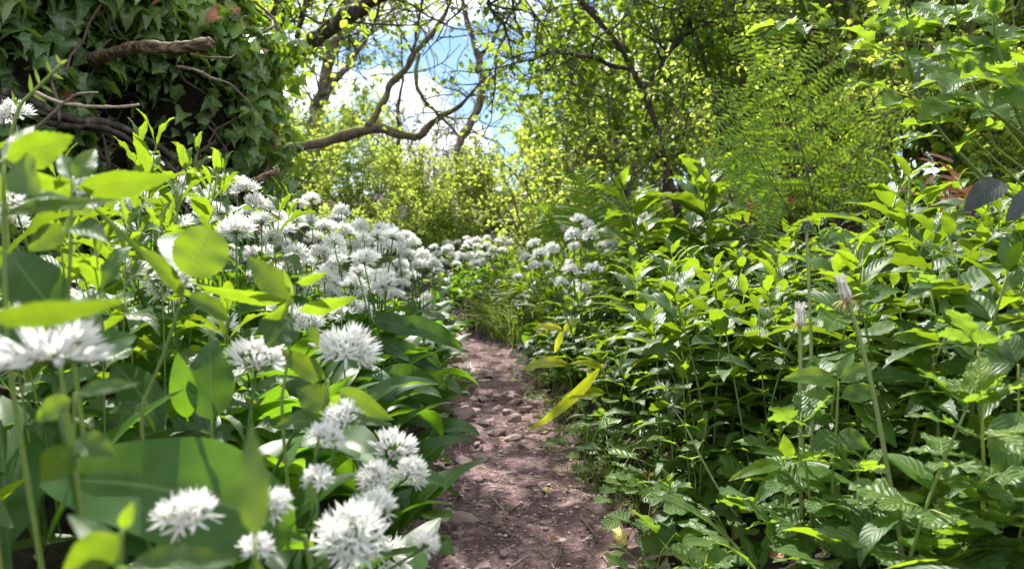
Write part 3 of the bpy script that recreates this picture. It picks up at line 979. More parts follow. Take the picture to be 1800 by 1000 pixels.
near = 'foreground plants on the left'
HEROES = [
    plant_px('dogs_mercury', 'tall plant cut by the left picture edge with large glowing oval leaves', 'plant', 0.42, [(14, 640), (8, 480), (5, 290)],
             [(3, 280, 130, 240, 64, -0.7, 0.03, 0.3, 0.4), (25, 285, 75, 345, 66, -0.5, -0.02, 0.3, 0.55), (-8, 378, 214, 352, 34, 1.3, 0.0, 0.15, 0.6), (5, 372, 122, 350, 40, 1.25, -0.04, 0.4, 0.2), (0, 285, 60, 222, 26, 0.5, 0.05, 0.2, 0.8), (5, 300, -70, 330, 60, -0.6, 0.02, 0.5, 0.5)], M_MERC, 0.0016),
    plant_px('dogs_mercury', 'plant with one broad glowing leaf reaching right above the white flowers', 'plant', 0.47, [(118, 560), (124, 440), (127, 318)],
             [(127, 330, 306, 309, 50, -0.8, 0.03, 0.35, 0.4), (122, 320, 20, 300, 44, -0.8, 0.04, 0.4, 0.7), (128, 318, 168, 262, 34, -0.2, 0.03, 0.4, 0.6), (126, 318, 108, 270, 26, -0.3, 0.03, 0.3, 0.7), (122, 400, 50, 440, 40, 0.6, 0, 0.7, 0.2), (122, 400, 190, 425, 46, 0.8, -0.04, 0.5, 0.15)], M_MERC, 0.0015),
    plant_px('dogs_mercury', 'plant topped by a single round backlit leaf', 'plant', 0.52, [(240, 735), (285, 630), (312, 550), (329, 486)],
             [(329, 490, 374, 402, 92, 0.0, 0.01, 0.2, 0.5), (318, 478, 300, 412, 52, 0.2, 0.06, 0.5, 0.05), (305, 505, 164, 366, 17, 1.5, -0.05, 0.1, 0.5), (322, 520, 250, 440, 30, 0.9, -0.03, 0.6, 0.3), (326, 520, 400, 560, 40, 1.0, 0.03, 0.6, 0.35)], M_MERC, 0.0014, roundf),
    plant_px('dogs_mercury', 'plant with a fan of four pointed leaves in front of the flower drift', 'plant', 0.58, [(492, 720), (508, 620), (514, 525)],
             [(516, 530, 434, 450, 54, -0.4, 0.02, 0.3, 0.55), (513, 528, 346, 500, 34, -1.2, 0.0, 0.4, 0.5), (519, 497, 575, 478, 24, -0.9, 0.03, 0.4, 0.6), (520, 545, 630, 521, 34, -0.9, 0.02, 0.4, 0.7), (515, 522, 497, 470, 12, 0.2, 0, 0.2, 0.8), (512, 530, 462, 558, 34, -0.7, -0.04, 0.6, 0.6), (510, 560, 470, 612, 74, 0.7, -0.02, 0.5, 0.02), (545, 570, 560, 610, 20, 0.5, 0, 0.5, 0.1)], M_MERC, 0.0016),
    plant_px('dogs_mercury', 'leafy plant standing between two white heads low in the middle left', 'plant', 0.56, [(545, 860), (562, 760), (578, 668)],
             [(576, 668, 494, 614, 46, -0.5, 0.02, 0.4, 0.4), (590, 680, 692, 738, 42, -0.4, 0.0, 0.3, 0.35), (578, 715, 520, 680, 62, 0.2, 0.0, 0.5, 0.12), (580, 715, 695, 752, 28, 1.1, 0.02, 0.3, 0.35), (578, 722, 608, 690, 34, -0.2, 0, 0.3, 0.6), (572, 735, 672, 748, 34, 0.9, -0.03, 0.5, 0.2), (568, 740, 482, 750, 44, 0.8, -0.03, 0.7, 0.1)], M_MERC, 0.0018),
    plant_px('dogs_mercury', 'blurred bright leaf close to the lens at the left edge', 'leaf', 0.30, [(-40, 720), (-30, 560)],
             [(-30, 562, 228, 526, 56, -0.7, 0.0, 0.25, 0.3)], M_MERC, 0.0012),
    plant_px('dogs_mercury', 'blurred upright bright leaf close to the lens near the bottom', 'leaf', 0.25, [(452, 1080), (450, 950)],
             [(450, 955, 442, 745, 62, -0.8, 0.02, 0.3, 0.6), (450, 960, 470, 1020, 60, -0.8, -0.02, 0.5, 0.9)], M_MERC, 0.0011),
    plant_px('dogs_mercury', 'out of focus green shoot in the bottom left corner', 'plant', 0.28, [(200, 1120), (210, 1000), (215, 930)],
             [(214, 935, 110, 1010, 66, -0.3, 0.0, 0.3, 0.25), (214, 930, 235, 880, 22, 0.4, 0.0, 0.3, 0.9), (212, 990, 300, 1000, 50, -0.9, -0.03, 0.4, 0.95), (212, 980, 120, 905, 40, 0.9, 0.02, 0.4, 0.2), (214, 1000, 420, 985, 60, 1.0, 0.02, 0.4, 0.3)], M_MERC, 0.0012),
    plant_px('dogs_mercury', 'small plant with a pale flat leaf beside the large blurred white head', 'plant', 0.36, [(128, 800), (132, 690)],
             [(130, 692, 248, 674, 30, 1.1, 0.0, 0.3, 0.1), (130, 700, 60, 740, 40, 0.8, 0, 0.5, 0.3), (130, 770, 205, 800, 46, 0.7, 0.0, 0.3, 0.35), (128, 780, 75, 845, 52, 0.2, 0, 0.4, 0.3)], M_MERC, 0.0012),
]
HEROES.append(plant_px('wild_garlic', 'garlic plant with one huge arching leaf across the lower left', 'garlic plant', 0.50, [(548, 1000), (535, 940)],
                       [(535, 945, 70, 850, 172, 0.75, -0.05, 1.5, 0.35)], M_GARL, 0.003, garl))
HEROES.append(plant_px('wild_garlic', 'garlic plant with a broad dark leaf leaning behind the blurred flower', 'garlic plant', 0.44, [(115, 720), (105, 640)],
                       [(103, 560, 15, 445, 100, 0.3, 0.02, 0.5, 0.05), (110, 640, 240, 590, 60, 0.7, 0.05, 0.6, 0.2)], M_GARL, 0.002, garl))
HEROES.append(plant_px('wild_garlic', 'garlic plant with two upright leaves behind the round backlit leaf', 'garlic plant', 0.62, [(372, 770), (372, 740)],
                       [(372, 745, 368, 600, 84, 0.1, 0.03, 0.5, 0.1), (330, 740, 312, 620, 46, 0.2, 0.0, 0.4, 0.75), (290, 760, 200, 640, 70, 0.7, 0.06, 0.9, 0.15)], M_GARL, 0.002, garl))
HEROES.append(plant_px('wild_garlic', 'yellowing garlic leaves drooping onto the right edge of the path', 'garlic plant', 1.55, [(1075, 720), (1060, 650)],
                       [(1060, 640, 928, 758, 20, -0.7, -0.05, 0.9, 1.0), (1062, 650, 1000, 640, 15, 0.9, -0.05, 1.2, 0.95), (1060, 655, 1150, 640, 18, 0.9, 0.05, 1.0, 0.8), (1065, 690, 985, 700, 24, 0.9, -0.05, 0.8, 0.6)], M_YGARL, 0.002, garl))
HEROES.append(plant_px('wild_garlic', 'bright arching garlic leaves beside the path below the white group', 'garlic plant', 1.9, [(1000, 650), (990, 600)],
                       [(990, 580, 936, 580, 14, 1.0, 0, 1.6, 0.95), (990, 585, 1020, 560, 16, 0.8, 0, 1.2, 0.95), (990, 580, 975, 620, 12, 0.5, 0, 0.8, 0.9), (1000, 640, 918, 650, 20, 0.9, -0.03, 1.4, 0.95)], M_YGARL, 0.002, garl))
HEROES.append(plant_px('wild_garlic', 'broad garlic leaves curving over the left path edge at mid distance', 'garlic plant', 1.5, [(690, 640), (700, 600)],
                       [(690, 560, 812, 614, 40, 0.9, 0.05, 0.9, 0.3), (660, 590, 790, 690, 44, 0.8, 0.0, 0.9, 0.2), (680, 640, 780, 650, 34, 0.9, 0.0, 1.3, 0.1), (650, 560, 740, 590, 40, 0.9, 0.0, 0.9, 0.2)], M_GARL, 0.002, garl))
HEROES.append(plant_px('wild_garlic', 'broad garlic leaves hanging to the soil beside the stony part of the path', 'garlic plant', 1.3, [(640, 730), (650, 690)],
                       [(650, 690, 770, 756, 48, 0.8, 0.0, 0.9, 0.2), (660, 650, 780, 705, 60, 0.6, 0.1, 0.9, 0.12), (640, 680, 730, 680, 40, 0.9, 0.0, 0.8, 0.25), (690, 860, 775, 950, 56, 0.8, -0.15, 0.8, 0.1)], M_GARL, 0.002, garl))

HEROES.append(plant_px('dogs_mercury', 'plant with large glowing drooping leaves beside the leaning dandelion', 'plant', 0.80, [(1462, 860), (1470, 760), (1474, 670)],
                       [(1474, 672, 1372, 668, 44, 0.9, -0.02, 0.8, 1.0), (1474, 672, 1545, 638, 34, 0.8, 0.0, 0.7, 0.9), (1472, 668, 1500, 620, 26, 0.2, 0.03, 0.4, 0.8), (1472, 700, 1395, 705, 40, 0.8, 0.03, 0.7, 0.5), (1474, 700, 1548, 690, 40, 0.8, 0.02, 0.7, 0.25), (1470, 760, 1420, 800, 40, 0.6, -0.03, 0.8, 0.3), (1470, 760, 1530, 790, 40, 0.6, -0.02, 0.8, 0.2)], M_MERC, 0.0018))
HEROES.append(plant_px('dogs_mercury', 'plant with wide dark hanging leaves cut by the right edge', 'plant', 0.72, [(1800, 900), (1792, 760), (1790, 640)],
                       [(1790, 720, 1752, 850, 74, 0.1, -0.03, 0.6, 0.15), (1790, 640, 1700, 640, 70, 0.7, 0.04, 0.6, 0.1), (1792, 645, 1850, 690, 70, 0.5, 0.0, 0.6, 0.2), (1790, 640, 1760, 570, 46, 0.5, 0.03, 0.4, 0.3), (1792, 720, 1860, 800, 66, 0.4, 0, 0.6, 0.3)], M_MERC, 0.0018))
HEROES.append(plant_px('dogs_mercury', 'plant with a pale silvery topped pair of leaves right of the leaning dandelion', 'plant', 0.86, [(1650, 760), (1645, 690), (1640, 612)],
                       [(1640, 612, 1568, 598, 38, 1.2, -0.03, 0.5, 0.1), (1640, 612, 1715, 590, 32, 1.2, 0.0, 0.5, 0.2), (1640, 615, 1600, 640, 30, 1.0, -0.05, 0.6, 0.1), (1642, 612, 1668, 570, 26, 0.3, 0.02, 0.3, 0.6), (1645, 690, 1590, 730, 40, 0.8, -0.03, 0.7, 0.1), (1646, 690, 1710, 720, 40, 0.8, -0.02, 0.7, 0.15)], M_MERC, 0.0018))
HEROES.append(plant_px('dogs_mercury', 'plant with one bright upright oval leaf above the avens', 'plant', 0.88, [(1380, 900), (1386, 830), (1385, 805)],
                       [(1386, 810, 1378, 762, 30, 0.1, 0.0, 0.3, 1.0), (1384, 805, 1325, 795, 30, 1.3, -0.03, 0.5, 0.3), (1384, 812, 1280, 845, 30, 0.9, -0.03, 0.7, 0.95), (1386, 825, 1322, 888, 36, 0.5, -0.04, 0.6, 0.7), (1388, 830, 1440, 860, 30, 0.8, 0, 0.6, 0.3)], M_MERC, 0.0016))

# cleavers shoot at the far left
HEROES.append(plant_px('cleavers', 'pale green goosegrass stem leaning in front of the ivy bank', 'plant', 0.7, [(0, 330), (30, 188), (70, 150), (108, 112)],
                       [(70, 150, 95, 165, 7, .8, 0, .3, .6), (70, 150, 60, 118, 6, .3, 0, .3, .7), (55, 165, 52, 130, 7, .3, 0, .3, .6), (55, 165, 80, 180, 6, .3, 0, .3, .7), (90, 130, 112, 140, 7, .3, 0, .3, .6), (90, 130, 80, 105, 6, .3, 0, .3, .6), (105, 113, 120, 105, 6, .3, 0, .3, .9), (105, 113, 98, 95, 6, .3, 0, .3, .9), (30, 190, 20, 160, 6, .3, 0, .3, .8), (40, 185, 18, 175, 6, .3, 0, .3, .8)], M_GRASS, 0.002, lanc))


# ------------------------------------------------------------------ dandelion seed stalks on the right
def dandelion(label, Y, pts, kind, thick=1.0):
    q = [P(x_, y_, Y) for x_, y_ in pts]
    b = q[0]
    g0 = np.array((b[0] + 0.01, b[1] + 0.02, 0))
    g0[2] = G(g0[0], g0[1]) - 0.004
    if g0[2] < b[2]:
        q = [g0] + q
    q = np.array(q)
    root = thing('dandelion', q[0], label, 'dandelion', 'dandelion stalks gone to seed')
    mb = MB()
    t = np.linspace(0, 1, 24)
    c = np.linspace(0, 1, len(q))
    sm = np.stack([np.interp(t, c, q[:, i]) for i in range(3)], -1)
    for _ in range(2):
        sm[1:-1] = (sm[:-2] + sm[1:-1] * 2 + sm[2:]) / 4
    mb.tube(sm, np.linspace(0.0024, 0.002, 24) * thick, 8)
    mb.build('stalk', M_STALK, root, q[0])
    top, ax = sm[-1], unit(sm[-1] - sm[-3])
    e1 = unit(np.cross(ax, (0.2, 0.9, 0.1)))
    e2 = np.cross(ax, e1)
    hd = MB()
    if kind == 'bud':
        hh = np.array((0, 0.003, 0.008, 0.013, 0.019, 0.0235, 0.026))
        for k in range(24):
            a = k * 2 * math.pi / 12
            r_ = np.array((0.0025, 0.0046, 0.0048, 0.0038, 0.0040, 0.0046, 0.0052)) * U(0.7, 1.2)
            cc = top[None] + hh[:, None] * ax * U(0.8, 1.1) + r_[:, None] * (math.cos(a) * e1 + math.sin(a) * e2)
            hd.tube(cc, np.array((0.001, 0.0012, 0.0012, 0.001, 0.0009, 0.0007, 0.0003)), 4, 0)
        hd.tube(top[None] + np.array((-0.001, 0.003, 0.02))[:, None] * ax, (0.004, 0.0045, 0.002), 8, 0)
    else:
        hd.tube(top[None] + np.array((-0.003, 0, 0.002, 0.0035))[:, None] * ax, (0.002, 0.0048, 0.0052, 0.001), 10, 0)
    hd.build('seed_head', M_PAPPUS if kind == 'bud' else M_DARKH, root, q[0])
    br = MB()
    T = leafT(5, 2, lanc, 0.26, 0.2, 0.9)
    for k in range(13):
        a = k * 2.4
        out = math.cos(a) * e1 + math.sin(a) * e2
        el = U(-0.7, 0.7) if kind == 'bud' else U(-1.3, -0.7)
        br.inst(T, aim(out * math.cos(el) + ax * math.sin(el), ax, U(0.010, 0.017)), top[None] + out * 0.0025, 0)
    br.build('bracts', M_BRACT if kind == 'bud' else M_DARKH, root, q[0])
    return root


dandelion('tall thick dandelion stalk with a closed white seed head leaning left', 0.72, [(1588, 985), (1580, 930), (1556, 800), (1536, 690), (1513, 600), (1490, 527)], 'bud')
dandelion('shorter dandelion stalk with a grey tufted seed head standing upright', 0.84, [(1408, 800), (1406, 700), (1407, 640), (1406, 572)], 'bud')
dandelion('curved dandelion stalk leaning left with a small dark head over the path side', 0.95, [(1315, 930), (1275, 880), (1235, 810), (1205, 748), (1180, 715)], 'bare', 0.62)
dandelion('thin upright dandelion stalk with a bare dark head above the leaves', 0.95, [(1428, 700), (1426, 610), (1422, 500), (1417, 392)], 'bare')


# ------------------------------------------------------------------ avens, dandelion leaves, seedlings
def trifoliate(mb, p, d, L, lib, nleaf=3, rnd=None, petiole=None, mi=0, si=1, up=(0, 0, 1)):
    d = unit(d)
    x = unit(np.cross(d, up))
    n = np.cross(x, d)
    pl = L * 0.8 if petiole is None else petiole
    q = p + d * pl
    mb.tube([p, p + d * pl * 0.5 + n * 0.002, q + d * L * 0.2], 0.0009, 4, si)
    rv = U(0, 1) if rnd is None else rnd
    specs = [(q + d * L * 0.2, d, 1.0)] + [(q - d * L * 0.05 * k, d * (0.35 - 0.2 * k) + x * s, 0.85 - 0.2 * k) for k in range((nleaf - 1) // 2) for s in (1, -1)]
    for o, dd, sc in specs:
        nn = n + np.array((U(-.25, .25), U(-.25, .25), U(0, .2)))
        mb.inst(lib[int(rng.integers(len(lib)))], aim(dd + n * U(-.3, .15), nn, L * sc * U(0.9, 1.1)), o[None], mi, [min(1, max(0, rv + U(-.12, .12)))])


def avens(base, H, nnode, L, label, rz=0.0, lean=(0, 0), basal=3, group='wood avens on the right bank'):
    base = np.asarray(base, float)
    L *= 1.35
    r = thing('wood_avens', base, label, 'plant', group)
    t = np.linspace(0, 1, 9)
    if H > 0:
        st = MB()
        pts = np.stack([lean[0] * t ** 1.5, lean[1] * t, H * t], -1)
        st.tube(pts, np.linspace(0.0021, 0.0011, 9), 6)
        st.build('stem', M_STEM, r)
        for k in range(nnode):
            f = 0.3 + 0.7 * k / max(1, nnode - 1)
            p = np.array([np.interp(f, t, pts[:, i]) for i in range(3)])
            for s in range(2 if k < nnode - 1 else 3):
                a = rz + k * 2.4 + s * math.pi * (1 if k < nnode - 1 else 0.67) + U(-.3, .3)
                el = U(0.0, 0.5) + 0.5 * (f > 0.95)
                mb = MB()
                trifoliate(mb, p, np.array((math.cos(a) * math.cos(el), math.sin(a) * math.cos(el), math.sin(el))), L * (1.0 - 0.45 * f) * U(0.85, 1.1), AVEN_T, 3, 0.45 + 0.5 * f * U(0.5, 1), L * 0.25)
                mb.build('leaf', [M_AVEN, M_STEM], r)
    for k in range(basal):
        a = rz + k * 6.28 / max(1, basal) + U(-.4, .4)
        el = U(0.35, 0.9)
        mb = MB()
        trifoliate(mb, np.array((0, 0, 0.003)), np.array((math.cos(a) * math.cos(el), math.sin(a) * math.cos(el), math.sin(el))), L * U(0.7, 1.05), AVEN_T, 5 if k % 2 else 3, U(0, 0.7), L * U(0.6, 1.3))
        mb.build('leaf', [M_AVEN, M_STEM], r)
    return r


def at_ground(px, py, Y):
    p = P(px, py, Y)
    return np.array((p[0], p[1], G(p[0], p[1]) - 0.003))


AV = [(1578, 985, .68, .20, 4, .046, 'hairy avens stem with stacked toothed leaves beside the leaning dandelion'), (1430, 930, .80, .165, 4, .044, 'avens shoot topped by a pale crinkled rosette of leaves'),
      (1722, 960, .70, .24, 5, .042, 'tallest avens stem standing near the right picture edge'), (1290, 985, .82, .05, 2, .04, 'low avens with glossy leaves left of the dandelion leaves'),
      (1200, 960, .98, 0, 0, .036, 'flat avens rosette at the path edge near the yellow fallen leaf'), (1180, 1000, .90, 0, 0, .035, 'flat avens rosette at the bottom beside the path'),
      (1250, 930, 1.0, 0, 0, .034, 'small avens rosette behind the path edge rosettes'), (1790, 900, .72, .06, 2, .045, 'avens with broad rounded leaves in the right corner'),
      (1680, 950, .72, .07, 2, .044, 'low avens between the two tall avens stems'), (1520, 960, .75, .10, 3, .042, 'avens with spreading leaflets left of the leaning dandelion'),
      (1350, 900, .95, .07, 2, .04, 'avens with dull green leaflets under the dandelion leaves'), (1480, 850, .92, .13, 3, .042, 'avens shaded by the pale crinkled rosette'),
      (1640, 860, .86, .16, 4, .046, 'leafy avens behind the leaning dandelion stalk'), (1760, 800, .88, .16, 3, .05, 'big leaved avens at the right edge in half shade'),
      (1200, 870, 1.1, 0.03, 2, .036, 'avens clump at the foot of the right bank'), (1130, 850, 1.25, 0, 0, .03, 'small avens rosette beside the bare right path edge'),
      (1160, 760, 1.3, .2, 4, .03, 'slim avens shoot among the plants at the front of the right bank'), (1090, 790, 1.4, .1, 3, .028, 'short avens shoot nearest the mossy path edge'), (1255, 800, 1.15, .22, 4, .034, 'avens shoot left of the short dandelion'), (1330, 760, 1.05, .24, 4, .036, 'avens shoot rising just left of the short dandelion stalk'), (1560, 700, 1.0, .25, 4, .036, 'avens shoot half hidden behind the leaning dandelion head'), (1690, 760, .95, .26, 4, .038, 'avens shoot in the dense leaves behind the tallest avens stem')]
for i, (px, py, Y, H, nn, L, lb) in enumerate(AV):
    avens(at_ground(px, py, Y), H, nn, L, lb, U(0, 6.28), (U(-.07, .07), U(-.05, .05)), 4 if H < 0.1 else 3)


def runcinate(t):
    if t <= 0 or t >= 1:
        return 0
    e = 0.25 + 0.75 * t if t < 0.75 else math.cos((t - 0.75) / 0.25 * math.pi / 2) ** 0.6
    saw = 1 - 0.55 * ((t * 6.2) % 1.0) * (t < 0.8)
    return e * saw


def dandelion_rosette(p, n_, L, label, a0, spread):
    r = thing('dandelion_plant', p, label, 'plant', 'dandelion leaf rosettes')
    for k in range(n_):
        a = a0 + spread * (k / max(1, n_ - 1) - 0.5) + U(-.1, .1)
        el = U(0.25, 0.75)
        T = leafT(34, 4, runcinate, U(0.24, 0.3), U(0.1, 0.3), U(0.5, 1.1), 0, 0.12, 0.1)
        mb = MB()
        mb.inst(T, aim((math.cos(a) * math.cos(el), math.sin(a) * math.cos(el), math.sin(el)), (0, 0, 1), L * U(0.8, 1.1)), np.zeros((1, 3)), 0, [U(0.3, 0.95)])
        mb.build('leaf', M_AVEN, r)


dandelion_rosette(at_ground(1335, 990, .84), 6, .155, 'dandelion rosette with long jagged leaves sprawling towards the path', 2.6, 3.4)
dandelion_rosette(at_ground(1655, 985, .74), 6, .15, 'dandelion rosette with jagged upright leaves right of the leaning stalk', 1.6, 4.5)
dandelion_rosette(at_ground(1540, 985, .70), 4, .12, 'small jagged dandelion rosette at the foot of the leaning stalk', 2.2, 3.5)

seedl = []


def seedling_meshes(k):
    st, fo = MB(), MB()
    for j in range(5):
        a, h, rr = U(0, 6.28), U(0.015, 0.06), U(0.01, 0.035)
        p = np.array((math.cos(a) * rr, math.sin(a) * rr, h))
        st.tube([(0, 0, 0), (p[0] * .4, p[1] * .4, h * .7), p], 0.0006, 3)
        el = U(-0.3, 0.4)
        fo.inst(SEED_T[j % 2], aim((math.cos(a) * math.cos(el), math.sin(a) * math.cos(el), math.sin(el)), (U(-.2, .2), U(-.2, .2), 1), U(0.016, 0.03)), p[None])
    return st.mesh('stem', M_STEM), fo.mesh('foliage', M_AVEN)


SEEDM = [seedling_meshes(k) for k in range(6)]
for k in range(130):
    Y = 0.9 + 2.0 * rng.random() ** 1.3
    x = path_x(Y) + HALF + U(-0.03, 0.14 if k % 2 else 0.32) if k % 7 else path_x(Y) - HALF - U(-0.02, 0.05)
    v = SEEDM[k % 6]
    r = put('seedling', (('stem', v[0]), ('foliage', v[1])), (x, Y, G(x, Y) - 0.002), U(0, 6.28), U(0.8, 2.0))
    seedl.append([r, np.array((x, Y, G(x, Y) + 0.03)), 1])

# grass at the bend
mb = MB()
n = 1500
gxs = rng.normal(-0.02, 0.16, n)
gys = 3.75 + rng.normal(0, 0.3, n)
ok = side(gxs, gys) > HALF + 0.02
gxs, gys = gxs[ok], gys[ok]
n = len(gxs)
el, az = rng.uniform(0.7, 1.45, n), rng.uniform(0, 6.28, n)
mb.inst(BLADE_T, aim(np.stack([np.cos(az) * np.cos(el), np.sin(az) * np.cos(el), np.sin(el)], -1), np.stack([-np.cos(az), -np.sin(az), np.full(n, 0.3)], -1), rng.uniform(0.12, 0.26, n)), np.stack([gxs, gys, ground(gxs, gys)], -1))
tag(mb.build('grass', M_GRASS), 'fine grass at the path bend', kind='stuff')

# pale moss along the right path edge
mb = MB()
n = 5200
Y = rng.uniform(1.15, 2.6, n)
x = path_x(Y) + HALF + rng.normal(0.05, 0.045, n)
kp = noise2(x * 16, Y * 16, 77) + 0.5 > 0.5
x, Y = x[kp], Y[kp]
n = len(x)
el, az = rng.uniform(0.2, 1.5, n), rng.uniform(0, 6.28, n)
mb.inst(leafT(2, 2, lanc, 0.35, 0.2, 0.5), aim(np.stack([np.cos(az) * np.cos(el), np.sin(az) * np.cos(el), np.sin(el)], -1), np.stack([-np.cos(az), -np.sin(az), np.full(n, 0.3)], -1), rng.uniform(0.006, 0.016, n)), np.stack([x, Y, ground(x, Y) + 0.004], -1))
tag(mb.build('moss', M_MOSS), 'pale yellowish moss along the right path edge', kind='stuff')

# ------------------------------------------------------------------ stones, twigs and fallen leaves on the path
def stone_mesh(seed, flat, n=26):
    g = np.random.default_rng(seed)
    th, ph = np.meshgrid(np.linspace(0, 2 * math.pi, n, endpoint=False), np.linspace(0.0, math.pi, n // 2 + 2), indexing='xy')
    d = np.stack([np.sin(ph) * np.cos(th), np.sin(ph) * np.sin(th), np.cos(ph)], -1)
    r = 1.0 + 0 * th
    for _ in range(9):                         # facets
        v = unit(g.normal(0, 1, 3))
        k = np.maximum(d @ v, 0.01)
        r = np.minimum(r, g.uniform(0.5, 0.9) / k)
    r = r * (1 + 0.22 * fbm(d[..., 0] * 2.2 + seed * 7, d[..., 1] * 2.2 + d[..., 2] * 1.7, 4, seed))
    r = r + 0.06 * np.sin(3 * th + g.uniform(0, 6)) * np.sin(ph) ** 2 + 0.04 * np.sin(5 * th + 4 * ph + g.uniform(0, 6)) * np.sin(ph) ** 2
    V = d * r[..., None] * np.array((1, g.uniform(0.6, 0.85), flat))
    ny, nx2 = th.shape
    i, j = np.meshgrid(np.arange(ny - 1), np.arange(nx2), indexing='ij')
    Fq = np.stack([i * nx2 + j, (i + 1) * nx2 + j, (i + 1) * nx2 + (j + 1) % nx2, i * nx2 + (j + 1) % nx2], -1).reshape(-1, 4)
    mb = MB()
    mb.add(V.reshape(-1, 3), Fq)
    return mb.mesh('stone', M_STONE)


STM = [stone_mesh(k, U(0.32, 0.55)) for k in range(10)]
STONES = """813,722,48 870,718,27 813,735,20 907,737,32 857,742,33 890,725,24 830,757,32 873,763,24 903,775,26 780,810,30 813,805,30 845,801,32 853,870,15 810,905,48 853,982,30 887,970,24
753,820,16 903,828,11 797,965,22 982,892,12 807,934,20 958,780,14 913,767,22 790,745,22 835,722,26 925,722,22 800,700,16 850,703,18 880,696,14 905,705,20 770,790,14 865,840,10 930,800,12
790,870,12 760,880,14 900,930,12 940,905,10 870,990,16 815,985,16 960,860,9 880,880,9 840,780,16 795,775,14 930,760,14 945,745,16 820,668,12 860,660,10 900,680,12 840,640,8 985,960,10 740,930,12"""
stones = []
for k, tok in enumerate(STONES.split()):
    x, y, w = map(float, tok.split(','))
    q = drop(x, y)
    sz = w * q[1] / F_PX / 1.35
    o = link('stone', STM[k % 10] if k != 12 else STM[3], None, (q[0], q[1], path_z(q[0], q[1]) + 0.10 * sz), (U(-.25, .25), U(-.25, .25), U(0, 6.28)), (sz, sz, sz * (1 if k != 12 else 1.5)))
    stones.append([o, np.array(q), sz])
mb = MB()
PT = (lambda m: m)(None)
n = 2600
yy = 0.85 + 3.0 * rng.random(n) ** 1.5
xx = path_x(yy) + rng.normal(0, 0.09, n)
i_ = np.array([(0, 0, 0.6), (1, 0, 0), (0.2, 0.9, 0.1), (-0.9, 0.4, 0), (-0.5, -0.8, 0.1), (0.6, -0.7, 0), (0, 0, -0.5)])
fi = np.array([(0, 1, 2, -1), (0, 2, 3, -1), (0, 3, 4, -1), (0, 4, 5, -1), (0, 5, 1, -1), (6, 2, 1, -1), (6, 3, 2, -1), (6, 4, 3, -1), (6, 5, 4, -1), (6, 1, 5, -1)])
az = rng.uniform(0, 6.28, n)
s2 = rng.uniform(0.0012, 0.0045, n) * rng.uniform(0.6, 1.4, n)
mats_ = aim(np.stack([np.cos(az), np.sin(az), rng.normal(0, .2, n)], -1), np.stack([np.zeros(n), np.zeros(n), np.ones(n)], -1), s2)
zz = PATH_BUMP(xx, yy) + 0.004 - 0.012 * (1 - np.clip(np.abs(side(xx, yy)) / hw, 0, 1) ** 2) + ground(xx, yy) + 0.001
mb.inst((i_, fi, np.zeros((7, 3))), mats_, np.stack([xx, yy, zz], -1))
tag(mb.build('pebbles', M_STONE, smooth=False), 'small grit and pebbles strewn on the path', kind='stuff')
mb = MB()
n = 520
yy = 0.85 + 2.6 * rng.random(n) ** 1.4
xx = path_x(yy) + rng.normal(0, 0.11, n)
zz = PATH_BUMP(xx, yy) - 0.006 + ground(xx, yy) + 0.003
for a_, b_, c_ in zip(xx, yy, zz):
    L, a = U(0.008, 0.03), U(0, 6.28)
    d = np.array((math.cos(a), math.sin(a), U(-.1, .1))) * L
    p = np.array((a_, b_, c_))
    mb.tube([p - d / 2, p + np.array((0, 0, L * .06)), p + d / 2], U(0.0004, 0.0012), 4)
tag(mb.build('litter', M_LITTER), 'chips and straw scattered on the trodden soil', kind='stuff')

TW = [((803, 757), (808, 780), (813, 803)), ((842, 805), (845, 793), (847, 783)), ((987, 957), (985, 968), (983, 982)), ((893, 993), (915, 985), (933, 980)), ((743, 873), (755, 892), (770, 905)), ((680, 868), (700, 866), (722, 858)),
      ((853, 772), (870, 771), (888, 773)), ((963, 731), (978, 722), (993, 712)), ((895, 900), (910, 893), (920, 888)), ((862, 880), (880, 890), (895, 905)), ((760, 910), (775, 918), (790, 930)), ((1000, 870), (985, 862), (968, 858)),
      ((715, 895), (735, 893), (752, 899)), ((925, 850), (945, 856), (958, 866)), ((870, 930), (882, 935), (897, 948)), ((720, 850), (745, 851), (768, 849)), ((1020, 915), (1038, 930), (1050, 945)), ((755, 775), (765, 765), (772, 757)),
      ((805, 870), (812, 878), (826, 884)), ((940, 640), (950, 645), (962, 648))]
twigs_l = []
for k, tp in enumerate(TW):
    q = [drop(*p) for p in tp]
    q = [np.array((a[0], a[1], path_z(a[0], a[1]) + max(0, 0) + 0.006 + 0.003 * (i == 1))) for i, a in enumerate(q)]
    t = np.linspace(0, 1, 9)
    sm = np.stack([np.interp(t, (0, .5, 1), [a[i] for a in q]) for i in range(3)], -1) + rng.normal(0, 0.0008, (9, 3))
    mb = MB()
    mb.tube(sm, np.linspace(1, 0.6, 9) * U(0.0013, 0.0028), 6)
    o = mb.build('fallen_twig', M_TWIG if k % 3 else M_PALETW, None, sm[4])
    o.location = sm[4]
    twigs_l.append([o, sm[4], 1])

